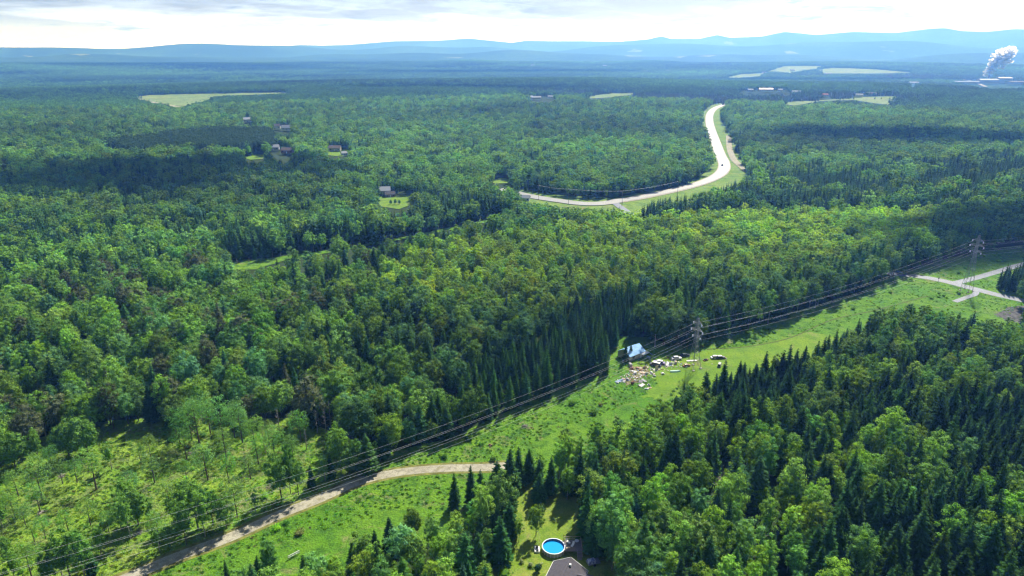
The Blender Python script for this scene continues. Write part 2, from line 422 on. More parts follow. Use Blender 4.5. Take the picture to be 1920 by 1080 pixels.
# the open sheets, extended a little under the nearest trees
CORR_G = [(2100, 440), (1840, 468), (1700, 506), (1600, 550), (1400, 613), (1240, 640), (1215, 632), (1150, 630), (1140, 700), (1080, 716), (1000, 750), (900, 795), (850, 820), (780, 836), (700, 856), (600, 905), (480, 970), (200, 1075), (-60, 1200),
          (520, 1250), (560, 1130), (640, 1070), (760, 1040), (860, 1000), (900, 960), (960, 930), (1010, 930), (1060, 890), (1130, 860), (1200, 830), (1300, 790), (1440, 740), (1540, 700), (1640, 655), (1760, 660), (1930, 720), (2100, 700)]
sheet('meadow', CORR_G, M_meadow, .02)
sheet('cutover_ground', [(-400, 1000), (-100, 880), (0, 840), (190, 790), (330, 780), (560, 785), (650, 820), (730, 850), (700, 893), (560, 950), (400, 1010), (240, 1080), (150, 1150), (-300, 1250)], M_cut, .03)
MOWN = [(1165, 690), (1200, 680), (1290, 660), (1400, 650), (1520, 622), (1600, 640), (1480, 690), (1400, 720), (1300, 745), (1240, 750), (1205, 745), (1235, 715), (1210, 705)]
sheet('mown_grass', MOWN, M_mown, .04, rag=.9)
sheet('lawn', [(950, 900), (1010, 900), (1060, 920), (1200, 960), (1260, 1100), (1230, 1250), (880, 1250), (900, 1080), (940, 1010)], M_lawn, .05)
sheet('trail_strip', [(415, 508), (430, 490), (520, 483), (640, 466.5), (760, 444.5), (870, 422), (940, 408), (940, 411), (880, 425), (760, 448.5), (640, 471), (540, 487.5), (480, 506)], M_meadow, .35)
sheet('verge_grass', [(1356, 191), (1330, 198), (1313, 212), (1318, 240), (1330, 270), (1336, 292), (1334, 312), (1312, 332), (1260, 352), (1240, 362), (1300, 375), (1360, 355), (1420, 330),
       (1398, 300), (1384, 272), (1370, 245), (1356, 225), (1350, 208), (1366, 196)], M_verge, .35)
sheet('roadside_grass', [(960, 355), (1010, 360), (1060, 368), (1150, 372), (1200, 362), (1300, 350), (1290, 375), (1215, 400), (1220, 425), (1150, 425), (1100, 405), (1000, 400), (960, 390)], M_verge, .33)
for n_, P_ in (('hay_field', FIELD), ('hay_field', FIELD_B), ('hay_field', FIELD_C), ('hay_field', FIELD_D), ('hay_field', FIELD_E), ('hay_field', FIELD_F)):
    sheet(n_, P_, M_field, .5)
FAR_FIELDS = [[(1170, 104.5), (1200, 104), (1215, 106), (1180, 106.5)], [(1060, 127), (1085, 126), (1080, 128)], [(830, 108), (870, 107.5), (860, 109.5)], [(1700, 141), (1740, 140), (1735, 143), (1705, 143.5)], [(700, 119), (730, 118.5), (725, 120)], [(1240, 137), (1262, 133), (1290, 134), (1280, 138), (1250, 140)], [(1150, 134), (1190, 133), (1180, 136)], [(40, 103.5), (170, 103), (150, 105), (60, 105.5)],
              [(1260, 107), (1290, 105), (1275, 109)], [(1470, 97), (1480, 95), (1500, 101), (1475, 101)], [(1300, 106), (1345, 104), (1330, 107)], [(1150, 149), (1165, 147), (1160, 151)],
              [(560, 171), (590, 172), (580, 175)], [(1180, 133), (1200, 132), (1240, 135), (1210, 138)]]
for P_ in FAR_FIELDS: sheet('pasture', P_, M_farfield, 2.5)
for P_ in (LAWN_A, LAWN_B, LAWN_C, LAWN_D): sheet('lawn', P_, M_mown, .4)
sheet('cleared_slope', [(1370, 215), (1385, 205), (1425, 207), (1435, 216), (1410, 222), (1380, 221)], mat('slash_ground', (.36, .31, .30), .95, .1, var=.3, vscale=.1), .5, rag=2)
sheet('bare_patch', [(1335, 892), (1365, 880), (1364, 905), (1340, 910)], M_dist, .04)
# roads
HW = [(1375, 190), (1357, 197), (1340, 204), (1331, 215), (1330, 228), (1334, 245), (1341, 265), (1350, 290), (1357, 305), (1357, 318), (1346, 330), (1323, 341), (1295, 350), (1262, 358), (1225, 366), (1190, 373), (1150, 379)]
ribbon('highway_shoulder', HW, M_shoulder, 13, .6, n=10)
ribbon('highway', HW, M_high, lambda t: 9+2.6*math.sin(math.pi*min(1, t*1.3)), .75, n=10)
ribbon('local_road', [(1160, 378), (1125, 383), (1090, 383), (1050, 378), (1010, 372), (975, 365), (940, 355)], M_high, 12, .8, n=8)
ribbon('side_road', [(1150, 380), (1172, 396), (1185, 405), (1215, 412), (1240, 414)], M_asph, 6, .7)
ribbon('gravel_drive', [(1366, 255), (1368, 280), (1376, 300), (1388, 312), (1400, 322)], M_gravel, 7, .7)
ribbon('country_road', [(1500, 490), (1620, 507), (1711, 517), (1765, 526), (1820, 540), (1870, 553), (1920, 564), (2080, 600)], M_asph, 6.4, .09, n=8)
ribbon('side_road', [(1790, 531), (1830, 521), (1875, 508), (1920, 495), (2000, 478)], M_asph, 4.4, .07, n=8)
ribbon('gravel_drive', [(1830, 545), (1828, 552), (1812, 558), (1790, 566)], M_asph, 2.8, .11)
sheet('gravel_yard', [(1866, 590), (1890, 576), (1930, 572), (2000, 584), (2000, 640), (1905, 610)], mat('grey_rubble', (.13, .13, .13), .95, .1, var=.6, vscale=.5), .05, rag=.6)
GR = [(120, 1130), (240, 1083), (330, 1045), (430, 1008), (520, 967), (600, 935), (660, 908), (710, 893), (770, 883), (840, 878), (900, 877), (930, 875), (950, 873)]
ribbon('gravel_road_edge', GR, mat('dry_verge', (.22, .23, .06), .95, .1, var=.5, vscale=.5), 5.8, .05, n=10)
ribbon('gravel_road', GR, M_gravel, 3.7, .06, n=10)
ribbon('farm_road', [(254, 184), (275, 190), (300, 195), (345, 203), (362, 204)], M_gravel, 12, 1.0)
ribbon('farm_road', [(240, 181), (250, 180), (262, 181)], M_gravel, 12, 1.0)
ribbon('farm_road', [(1620, 185), (1650, 186), (1680, 187)], M_gravel, 8, 1.0)
ribbon('tire_track', [(1325, 655), (1400, 650), (1480, 634), (1560, 600), (1640, 582), (1740, 555)], mat('worn_track', (.10, .14, .03), .95, .1, var=.3, vscale=.7), .9, .06, n=10)
ribbon('pond', [(-20, 309), (0, 309), (10, 308)], mat('pond_water', (.25, .32, .4), .1, .5), 18, .5)
ribbon('mill_road', [(1792, 150), (1815, 152), (1832, 157), (1848, 164)], M_gravel, 14, 3)

# ------------------------------------------------------------------ tree meshes
def leaf_mesh(name, V, F, shade, mats, fm, corecount=0):
    me = bpy.data.meshes.new(name); me.from_pydata(V, [], F)
    for m in mats: me.materials.append(m)
    me.polygons.foreach_set('material_index', fm)
    a = me.attributes.new('leaf_shade', 'FLOAT_COLOR', 'FACE')
    s = np.asarray(shade, float)
    if s.ndim == 1: s = np.repeat(s[:, None], 3, 1)
    a.data.foreach_set('color', np.hstack([s, np.ones((len(s), 1))]).ravel())
    me.update(); return me
class Leafy:
    def __init__(s, seed): s.V = []; s.F = []; s.s = []; s.m = []; s.r = random.Random(seed)
    def face(s, pts, sh, m=0):
        i = len(s.V); s.V += [tuple(p) for p in pts]; s.F.append(tuple(range(i, i+len(pts)))); s.s.append(sh); s.m.append(m)
    def blob(s, c, rx, rz, n=7, k=4, m=1, jit=.15):
        i = len(s.V); r = s.r
        for a in range(1, k):
            t = math.pi*a/k
            for b in range(n):
                p = 2*math.pi*b/n; j = 1+r.uniform(-jit, jit)
                s.V.append((c[0]+rx*math.sin(t)*math.cos(p)*j, c[1]+rx*math.sin(t)*math.sin(p)*j, c[2]+rz*math.cos(t)*j))
        top = len(s.V); s.V.append((c[0], c[1], c[2]+rz)); s.V.append((c[0], c[1], c[2]-rz))
        for a in range(k-2):
            for b in range(n):
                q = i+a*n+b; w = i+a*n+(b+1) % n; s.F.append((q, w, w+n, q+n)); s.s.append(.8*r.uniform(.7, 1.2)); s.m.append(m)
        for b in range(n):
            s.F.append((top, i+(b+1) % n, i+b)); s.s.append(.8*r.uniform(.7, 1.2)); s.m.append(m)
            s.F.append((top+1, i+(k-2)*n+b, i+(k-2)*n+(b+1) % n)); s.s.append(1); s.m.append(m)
    def clump(s, c, rad, n, size, up=.3, flat=.8):
        r = s.r; c = Vector(c); tone = r.uniform(.78, 1.22)
        for _ in range(n):
            d = Vector((r.gauss(0, 1), r.gauss(0, 1), r.gauss(0, 1)+up)).normalized()
            p = c+Vector((d.x*rad, d.y*rad, d.z*rad*flat))*r.uniform(.7, 1.08)
            nn = (d+Vector((r.gauss(0, .38), r.gauss(0, .38), r.gauss(0, .38)+.25))).normalized()
            u = nn.orthogonal().normalized(); w = nn.cross(u); t = r.uniform(0, 6.28)
            a = u*math.cos(t)+w*math.sin(t); b = nn.cross(a); z = size*r.uniform(.6, 1.3)
            s.face([p-a*z, p-b*z*.45, p+a*z, p+b*z*.5], tone*r.uniform(.75, 1.25))
    def trunk(s, h, r0, m=2, lean=.02):
        mb = MB(); mb.tube((0, 0, -.3), (h*lean, 0, h), r0, r0*.25, 6, cap=False)
        i = len(s.V); s.V += mb.v; s.F += [tuple(i+k for k in f) for f in mb.f]; s.s += [1]*len(mb.f); s.m += [m]*len(mb.f)
    def limbs(s, z0, z1, n, length, r0, m=2):
        for k in range(n):
            z = z0+(z1-z0)*k/n; t = s.r.uniform(0, 6.28); L = length*s.r.uniform(.6, 1.1)
            mb = MB(); mb.tube((0, 0, z), (math.cos(t)*L, math.sin(t)*L, z+L*s.r.uniform(.5, .9)), r0, r0*.3, 4, cap=False)
            i = len(s.V); s.V += mb.v; s.F += [tuple(i+q for q in f) for f in mb.f]; s.s += [1]*len(mb.f); s.m += [m]*len(mb.f)
    def mesh(s, name, mats): return leaf_mesh(name, s.V, s.F, s.s, mats, s.m)

def spruce(seed, H=14, Rm=2.5, levels=24, trunk=True, per=9, sparse=0, blunt=.74):
    L = Leafy(seed); r = L.r; z = H*.08
    for k in range(levels):
        f = (k+.3)/levels; rad = Rm*((1-f)**blunt)*(1 if f > .12 else .7+2.5*f)+.10
        n = max(4, int(per*(.5+.75*(1-f)))); ph = r.uniform(0, 6.28)
        for b in range(n):
            if r.random() < sparse: continue
            t = ph+2*math.pi*b/n+r.uniform(-.3, .3); rr = rad*r.uniform(.68, 1.2); zt = H*(.07+.93*f)+r.uniform(-.4, .4)*H/levels
            dirv = Vector((math.cos(t), math.sin(t), 0)); side = Vector((-math.sin(t), math.cos(t), 0))
            sh = r.uniform(.65, 1.35); droop = -rr*r.uniform(.15, .45); w = (rr*r.uniform(.20, .30)+.06)*(1.6 if per < 8 else 1)
            def at_(q, up=0.0): return dirv*rr*q+Vector((0, 0, zt+droop*q*q+.16*rr*q*q*q+up))
            segs = (.15, .55, 1.0) if per < 8 else (.12, .42, .72, 1.0)
            for a_, b_ in zip(segs[:-1], segs[1:]):
                wa = w*(.5+.9*a_) if a_ < .5 else w*(1.5-1.1*a_); wb = max(.02, w*(1.5-1.25*b_)) if b_ > .5 else w*(.5+.9*b_)
                A_, B_ = at_(a_, .05), at_(b_, .05); dn = Vector((0, 0, -.45))
                L.face([A_, A_+side*wa+dn*wa, B_+side*wb+dn*wb, B_], sh*r.uniform(.85, 1.15))
                L.face([A_, B_, B_-side*wb+dn*wb, A_-side*wa+dn*wa], sh*r.uniform(.85, 1.15))
            if per >= 8:
                for sg in (-1, 1, -1, 1):
                    q = r.uniform(.3, .85); c_ = at_(q); e2 = c_+dirv*rr*r.uniform(.12, .28)+side*sg*w*r.uniform(1.1, 1.9)+Vector((0, 0, -.10*rr-.05)); k2 = dirv*.07+Vector((0, 0, -.10))
                    L.face([c_+k2*.6, e2, c_-k2*1.2], sh*r.uniform(.9, 1.4))
    i = len(L.V); n = 7                       # dense inner cone of twigs
    for b in range(n): L.V.append((Rm*.36*math.cos(6.283*b/n), Rm*.36*math.sin(6.283*b/n), H*.12))
    L.V.append((0, 0, H*.93))
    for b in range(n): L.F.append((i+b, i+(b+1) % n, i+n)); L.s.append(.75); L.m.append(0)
    L.face([(-.05, 0, H*.9), (.05, 0, H*.9), (0, 0, H*1.03)], 1)
    if trunk: L.trunk(H*.9, .16)
    return L
def broad(seed, H=13, Rm=3.6, base=.30, nclump=34, per=38, leaf=.30, trunk=True, loose=.0, narrow=1.0, core=True):
    L = Leafy(seed); r = L.r; zc = H*(base+(1-base)*.52); rz = H*(1-base)*.5; lean = (r.uniform(-.4, .4), r.uniform(-.4, .4))
    lob = [(r.uniform(0, 6.28), r.uniform(.08, .30)) for _ in range(3)]
    for k in range(nclump):
        # spread over the ellipsoid, mostly top and sides
        ct = 1-1.75*(k+.5)/nclump; t = k*2.39996+r.uniform(-.3, .3); st = math.sqrt(max(0, 1-ct*ct))
        m = 1+sum(a*math.cos(t*(j+1)+p) for j, (p, a) in enumerate(lob)); m *= r.uniform(.86, 1.06)
        cr = Rm*r.uniform(.24, .38)
        c = (lean[0]+Rm*narrow*.78*st*math.cos(t)*m, lean[1]+Rm*narrow*.78*st*math.sin(t)*m, zc+rz*.80*ct*(m if ct > 0 else 1))
        L.clump(c, cr, int(per*r.uniform(.7, 1.2)*(1-loose)), leaf)
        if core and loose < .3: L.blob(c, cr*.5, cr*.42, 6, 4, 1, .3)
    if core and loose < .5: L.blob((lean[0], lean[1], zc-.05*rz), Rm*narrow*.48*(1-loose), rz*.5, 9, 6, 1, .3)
    if trunk:
        L.trunk(H*.7, .2); L.limbs(H*base*.8, H*.65, 5, Rm*.55, .09)
    return L
def dead(seed, H=11):
    L = Leafy(seed); r = L.r; L.trunk(H, .17, 2, .03)
    for k in range(26):
        z = H*(.25+.72*k/26); t = r.uniform(0, 6.28); ln = (1-k/30)*1.9*r.uniform(.5, 1.1)
        mb = MB(); mb.tube((0, 0, z), (math.cos(t)*ln, math.sin(t)*ln, z+ln*r.uniform(-.1, .5)), .06, .02, 3, cap=False)
        i = len(L.V); L.V += mb.v; L.F += [tuple(i+q for q in f) for f in mb.f]; L.s += [1]*len(mb.f); L.m += [2]*len(mb.f)
    L.face([(0, 0, H*.9), (.1, 0, H*.9), (0, 0, H)], 1, 2)
    return L
# kinds: for each a list of near variants (crown with trunk) and far low-detail ones
KIND = {
 'spruce': dict(near=[lambda s, T: spruce(s, 14, 3.1, 26, T, 13, .05), lambda s, T: spruce(s, 14, 2.7, 27, T, 12, .10), lambda s, T: spruce(s, 14, 3.5, 24, T, 14, .12), lambda s, T: spruce(s, 14, 2.5, 28, T, 12, .14), lambda s, T: spruce(s, 12, 3.0, 22, T, 13, .2), lambda s, T: spruce(s, 16, 3.0, 28, T, 12, .16)],
                far=[lambda s: spruce(s, 14, 3.1, 16, False, 7), lambda s: spruce(s, 14, 2.7, 16, False, 7)], mats=[M_needle, M_core, M_bark]),
 'maple': dict(near=[lambda s, T: broad(s, 13, 4.2, .12, 46, 70, 0.216, T), lambda s, T: broad(s, 13, 3.7, .1, 43, 70, 0.216, T), lambda s, T: broad(s, 13, 4.6, .14, 50, 66, 0.230, T), lambda s, T: broad(s, 13, 3.3, .1, 39, 73, 0.216, T), lambda s, T: broad(s, 15, 3.0, .1, 41, 66, 0.216, T), lambda s, T: broad(s, 11, 4.4, .1, 52, 52, 0.238, T, .1), lambda s, T: broad(s, 13, 3.9, .2, 29, 70, 0.245, T, .2)],
               far=[lambda s: broad(s, 13, 4.3, .2, 23, 22, 0.446, False), lambda s: broad(s, 13, 3.8, .2, 20, 22, 0.432, False), lambda s: broad(s, 13, 4.8, .25, 26, 22, 0.446, False)], mats=[M_leaf, M_core, M_bark]),
 'birch': dict(near=[lambda s, T: broad(s, 14, 2.7, .12, 39, 63, 0.194, T, .12), lambda s, T: broad(s, 14, 2.3, .1, 36, 59, 0.187, T, .15), lambda s, T: broad(s, 14, 3.1, .12, 43, 59, 0.202, T, .1), lambda s, T: broad(s, 14, 2.5, .18, 29, 70, 0.187, T, .1)],
               far=[lambda s: broad(s, 14, 2.9, .2, 18, 22, 0.360, False), lambda s: broad(s, 14, 2.5, .2, 15, 22, 0.360, False)], mats=[M_leaf, M_core, M_palebark]),
 'slender': dict(near=[lambda s, T: broad(s, 11, 2.9, .28, 32, 59, 0.180, T, .2, core=False), lambda s, T: broad(s, 11, 2.4, .32, 27, 59, 0.180, T, .2, core=False), lambda s, T: broad(s, 11, 3.2, .3, 36, 59, 0.187, T, .2, core=False)],
                 far=[], mats=[M_leaf, M_core, M_bark]),
 'dead': dict(near=[lambda s, T: dead(s)], far=[], mats=[M_needle, M_core, M_deadwood]),
}
NEAR = {}; FAR = {}; CROWN = {}; TRUNK = {}
for ki, (k, d) in enumerate(KIND.items()):
    NEAR[k] = []; FAR[k] = []; CROWN[k] = []; TRUNK[k] = []
    for j, fn in enumerate(d['near']):
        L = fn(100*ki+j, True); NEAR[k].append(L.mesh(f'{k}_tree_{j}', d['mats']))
        idx = [q for q, m in enumerate(L.m) if m != 2]; tr = [q for q, m in enumerate(L.m) if m == 2]
        for sel, store, nm in ((idx, CROWN, 'crown'), (tr, TRUNK, 'trunk')):
            vm = {}; V = []; F = []
            for q in sel:
                f = []
                for v in L.F[q]:
                    if v not in vm: vm[v] = len(V); V.append(L.V[v])
                    f.append(vm[v])
                F.append(tuple(f))
            store[k].append(leaf_mesh(f'{k}_{nm}', V, F, [L.s[q] for q in sel] or [1], d['mats'], [L.m[q] for q in sel]) if sel else None)
    for j, fn in enumerate(d['far']): FAR[k].append(fn(1000+100*ki+j).mesh(f'{k}_far_{j}', d['mats']))

# ------------------------------------------------------------------ stands: which tree grows where (outlines in the photograph)
# name: polygon, weights, height, keep share, tints
GREEN = {'spruce': (.046, .120, .028), 'maple': (.180, .325, .052), 'birch': (.205, .365, .052), 'slender': (.19, .36, .08), 'dead': (.1, .1, .08)}
STANDS = [
 ('plantation', [(860, 790), (880, 720), (960, 690), (1060, 625), (1120, 588), (1190, 560), (1215, 575), (1180, 650), (1165, 700), (1000, 760)], dict(spruce=1.0), 13.0, .95),
 ('roadplant', [(1850, 553), (1866, 520), (1900, 500), (2000, 490), (2000, 590), (1900, 562), (1862, 553)], dict(spruce=1.0), 12, 1.0),
 ('edge', [(1190, 560), (1480, 545), (1720, 470), (1940, 430), (1940, 455), (1700, 512), (1400, 625), (1210, 660)], dict(spruce=.42, birch=.3, maple=.28), 14, .9),
 ('pineblock', [(190, 285), (300, 268), (400, 256), (520, 258), (515, 290), (400, 294), (230, 297)], dict(maple=.6, spruce=.4), 16, 1.0),
 ('trailwall', [(420, 500), (430, 470), (640, 440), (900, 395), (960, 400), (760, 440), (520, 478), (440, 490)], dict(spruce=.8, maple=.2), 15, 1.0),
 ('darkright', [(1180, 385), (1260, 360), (1400, 330), (1600, 335), (1920, 300), (1940, 390), (1700, 410), (1500, 405), (1320, 420), (1200, 425)], dict(spruce=.86, maple=.14), 15, 1.0),
 ('farright', [(1365, 200), (1940, 160), (1940, 300), (1600, 335), (1400, 330)], dict(spruce=.35, maple=.65), 14, .85),
 ('shrubmaple', [(780, 490), (960, 455), (1100, 420), (1500, 410), (1760, 420), (1700, 480), (1480, 545), (1200, 560), (1000, 620), (800, 600), (700, 540)], dict(maple=.88, spruce=.06, birch=.06), 12, .85),
 ('midleft', [(-200, 420), (0, 400), (200, 350), (450, 310), (700, 330), (980, 390), (700, 430), (420, 470), (400, 520), (0, 570), (-200, 600)], dict(maple=.36, birch=.18, spruce=.46), 12, .88),
 ('brownmix', [(-300, 560), (0, 560), (440, 505), (700, 490), (700, 560), (560, 720), (640, 830), (420, 790), (0, 870), (-300, 960)], dict(maple=.66, spruce=.20, birch=.14), 13, .66),
 ('rightbirch', [(1560, 700), (1700, 560), (1800, 590), (1950, 600), (1950, 760), (1500, 760)], dict(birch=.62, spruce=.30, maple=.08), 13, .9),
 ('nearbirch', [(1060, 800), (1320, 800), (1400, 900), (1560, 960), (1560, 1200), (1060, 1300), (1030, 940)], dict(birch=.62, spruce=.30, maple=.08), 13, .85),
 ('nearaspen', [(540, 1300), (540, 960), (900, 960), (960, 1300)], dict(birch=.5, spruce=.35, maple=.15), 12, .85),
 ('roadfront', [(955, 372), (1050, 390), (1160, 396), (1300, 368), (1310, 395), (1200, 425), (955, 412)], dict(spruce=.4, maple=.6), 8.5, 1.0),
 ('trailfront', [(424, 503), (440, 504), (520, 488), (640, 472), (760, 450), (870, 426), (960, 410), (975, 430), (870, 452), (760, 478), (640, 500), (520, 518), (430, 525)], dict(spruce=.3, maple=.7), 7.5, 1.0),
 ('nearright', [(940, 870), (1020, 780), (1300, 700), (1640, 600), (2100, 700), (2100, 1400), (1000, 1400), (1000, 900)], dict(spruce=.76, birch=.24), 14, .95),
]
DEF = dict(maple=.58, spruce=.34, birch=.08)
ks = ['spruce', 'maple', 'birch', 'slender', 'dead']
def candidates(r0, r1, s, az=.78):
    ymax = r1; xm = r1*math.sin(az)
    gx, gy = np.meshgrid(np.arange(-xm, xm, s), np.arange(r0*math.cos(az)*.85, ymax, s*.9))
    gx[1::2] += s/2
    x = gx.ravel()+RNG.uniform(-.42, .42, gx.size)*s; y = gy.ravel()+RNG.uniform(-.42, .42, gx.size)*s
    r = np.hypot(x, y); a = np.abs(np.arctan2(x, y))
    ok = (r >= r0) & (r < r1) & (a < az)
    return x[ok], y[ok]
def clear_of(x, y, z, h, rad):
    bad = np.zeros(x.shape, bool)
    off = [(0, k/8) for k in range(9)]+[(-.7, .4), (.7, .4), (-.6, .7), (.6, .7)]
    for dx, fz in off:
        u, v = px(x+dx*rad, y, z+fz*h)
        for P in KEEP:
            us = [p[0] for p in P]; vs = [p[1] for p in P]
            box = (u > min(us)) & (u < max(us)) & (v > min(vs)) & (v < max(vs)) & ~bad
            if box.any():
                i = np.where(box)[0]; bad[i] |= inpoly(u[i], v[i], P)
    return ~bad
def choose(x, y, far=False):
    """kind, height and colour of the tree at each spot"""
    z = height(x, y); u, v = px(x, y, z); n = len(x)
    stand = np.full(n, -1)
    for i in range(len(STANDS)-1, -1, -1):
        m = inpoly(u, v, STANDS[i][1]); stand[m] = i
    kind = np.zeros(n, int); hh = np.zeros(n); keep = np.ones(n, bool)
    clus = .5+.5*wob(x, y, 17, 5)*.6+.25*wob(x, y, 6.5, 8)      # groves: the same species stand together
    rnd = .45*RNG.rand(n)+.55*np.clip(clus, 0, 1)
    # spread to uniform
    rnd = (np.argsort(np.argsort(rnd))+.5)/max(n, 1) if n else rnd
    for i in range(-1, len(STANDS)):
        m = stand == i
        if not m.any(): continue
        w = STANDS[i][2] if i >= 0 else DEF; H = STANDS[i][3] if i >= 0 else 13; ks_ = STANDS[i][4] if i >= 0 else .75
        rr = rnd[m]; rr = (np.argsort(np.argsort(rr))+.5)/len(rr)
        acc = 0; kk = np.zeros(m.sum(), int)
        for nm, q in w.items():
            kk[(rr >= acc) & (rr <= acc+q+1e-9)] = ks.index(nm); acc += q
        kind[m] = kk; sd = .06 if (i >= 0 and STANDS[i][0] in ('plantation', 'roadplant', 'pineblock')) else .20
        hh[m] = H*np.clip(RNG.normal(1, sd, m.sum()), .55, 1.35)
        kp = RNG.rand(m.sum()) < np.where(kk == 1, ks_*.78, ks_); keep[m] = kp
    tint = np.zeros((n, 3)); tone = .5+.7*wob(x, y, 60, 3)+.7*wob(x, y, 135, 7)
    for j, k in enumerate(ks):
        m = kind == j
        if not m.any(): continue
        c = np.array(GREEN[k]); q = np.clip(RNG.normal(0, 1, m.sum()), -1.8, 1.3); q2 = RNG.rand(m.sum())
        t = c[None, :]*np.exp(.26*q)[:, None]*(0.85+.3*tone[m])[:, None]
        t[:, 0] *= np.exp(RNG.normal(-.04, .09, m.sum())); t[:, 2] *= np.exp(RNG.normal(0, .25, m.sum()))
        if k in ('maple', 'birch'):
            blue = q2 > .72; t[blue] *= np.array([.72, .86, 1.7])      # blue-green aspens among them
        tint[m] = t
    names = [s[0] for s in STANDS]+['']
    st = np.array([names[i] for i in stand])
    m = (st == 'brownmix') & (RNG.rand(n) < .16) & (clus < .62); tint[m] = np.array([.135, .165, .085])*np.exp(RNG.normal(0, .18, (m.sum(), 1)))
    m = (st == 'shrubmaple'); tint[m] *= np.array([1.8, 1.5, .85]); hh[m] *= .85
    m = (st == 'nearright') & (kind == 0); tint[m] *= np.array([1.0, 1.0, .95])
    m = (st == 'rightbirch') | (st == 'nearright') | (st == 'nearbirch'); m &= (kind == 2); tint[m] *= np.array([1.1, 1.08, .9])
    m = (st == 'plantation') | (st == 'edge'); tint[m & (kind == 0)] *= np.array([1.5, 1.45, .9])
    m = st == 'pineblock'; tint[m] = np.array([.055, .115, .06])
    # shade-tolerant dead grey ones here and there
    return z, kind, hh, keep, tint, st

# ---- singly placed trees of the foreground: base pixel, top pixel, kind, colour factor
HERO = []
def hero(u, vb, vt, kind, c=(1, 1, 1), lab=None, wid=1.0): HERO.append((u, vb, vt, kind, c, lab, wid))
hero(853, 953, 895, 'spruce', lab='dark spruce at the left end of the row beside the gravel road bend')
hero(884, 947, 872, 'spruce', lab='tall pointed spruce just below the gravel road, second from the left of its row')
hero(902, 951, 880, 'spruce', lab='narrow spruce third from the left of the row below the gravel road')
hero(933, 934, 862, 'spruce', lab='spruce whose crown covers the end of the gravel road', wid=1.1)
hero(957, 930, 841, 'spruce', lab='tallest spruce where the gravel road runs into the trees', wid=1.2)
hero(953, 958, 890, 'spruce', (1.3, 1.15, 1.0), lab='green spruce in the middle of the clump north of the lawn')
hero(955, 1006, 928, 'spruce', (1, 1.1, 1.2), lab='spruce at the left edge of the lawn, facing the round oval tree', wid=1.1)
hero(927, 993, 926, 'spruce', (1.2, 1.2, 1), lab='slim greenish spruce left of the lawn strip')
hero(938, 1058, 978, 'spruce', (.9, 1.1, 1.1), lab='big pointed spruce left of the pool and lawn', wid=1.25)
hero(1011, 940, 885, 'spruce', (1.3, 1.35, 1.7), lab='bluish spruce at the top of the lawn strip', wid=1.1)
hero(1005, 1004, 945, 'maple', (1.05, 1.0, .9), lab='oval bright green tree standing alone on the lawn behind the pool', wid=.8)
hero(912, 1055, 988, 'birch', (.9, .95, 1.2), lab='grey green leafy tree beside the big pointed spruce left of the pool', wid=.85)
hero(973, 1016, 972, 'birch', (1.1, 1.05, 1), lab='small light green tree at the lawn edge left of the oval tree', wid=.9)
hero(430, 1105, 1048, 'spruce', lab='lone small dark spruce at the bottom edge by the roadside meadow', wid=.75)
hero(508, 1105, 1020, 'maple', (.75, .95, 1.5), lab='round dark green tree at the bottom edge below the gravel road meadow', wid=.8)
hero(455, 1105, 1062, 'birch', (.8, .95, 1.3), lab='low pale bushy tree between the lone spruce and the round tree', wid=1.3)
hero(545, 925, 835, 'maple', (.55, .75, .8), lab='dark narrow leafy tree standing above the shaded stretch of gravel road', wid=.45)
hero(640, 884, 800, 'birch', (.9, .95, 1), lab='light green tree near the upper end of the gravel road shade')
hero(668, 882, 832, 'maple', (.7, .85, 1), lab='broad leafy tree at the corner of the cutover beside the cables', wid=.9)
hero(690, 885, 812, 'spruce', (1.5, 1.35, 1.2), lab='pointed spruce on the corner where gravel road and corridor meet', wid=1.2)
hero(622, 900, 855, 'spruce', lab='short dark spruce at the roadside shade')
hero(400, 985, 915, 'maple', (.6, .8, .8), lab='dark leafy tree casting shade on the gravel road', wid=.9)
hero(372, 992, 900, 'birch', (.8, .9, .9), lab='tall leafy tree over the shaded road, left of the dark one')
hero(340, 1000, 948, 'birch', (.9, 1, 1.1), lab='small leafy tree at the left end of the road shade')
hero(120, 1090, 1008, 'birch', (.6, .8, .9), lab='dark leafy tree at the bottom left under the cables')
hero(160, 1085, 990, 'birch', (.7, .9, 1), lab='taller leafy tree at the bottom left beside the road start')
hero(30, 1090, 1030, 'birch', (.8, .9, 1), lab='leafy tree in the bottom left corner')
hero(60, 1085, 1020, 'slender', lab='thin tree in the bottom left corner under the lowest cable')
hero(245, 1010, 925, 'birch', (.85, .95, 1.3), lab='blue green leafy tree in the middle of the cutover', wid=.9)
hero(256, 975, 905, 'birch', (.9, .95, 1.1), lab='round topped tree right of centre in the cutover', wid=.8)
hero(855, 800, 738, 'maple', (1, 1.05, .6), lab='vivid green tree at the left end of the spruce plantation', wid=.7)
hero(838, 822, 760, 'spruce', lab='dark spruce at the lower left corner of the plantation')
hero(868, 808, 768, 'birch', (1.1, 1.15, 1), lab='small round tree at the corridor edge below the plantation')
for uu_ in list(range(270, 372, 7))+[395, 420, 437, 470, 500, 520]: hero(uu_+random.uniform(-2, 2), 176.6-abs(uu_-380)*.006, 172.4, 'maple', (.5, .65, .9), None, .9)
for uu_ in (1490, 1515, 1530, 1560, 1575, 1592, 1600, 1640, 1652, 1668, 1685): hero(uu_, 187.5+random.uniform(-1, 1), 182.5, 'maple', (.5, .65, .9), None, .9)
for uu_ in (733, 741, 749): hero(uu_, 384, 373, 'maple', (.6, .8, .9), None, .8)
hero(1172, 678, 640, 'spruce', lab='dark spruce at the left corner of the metal roofed shed')
hero(1182, 672, 640, 'spruce', lab='spruce standing in front of the blue white metal roof', wid=.8)
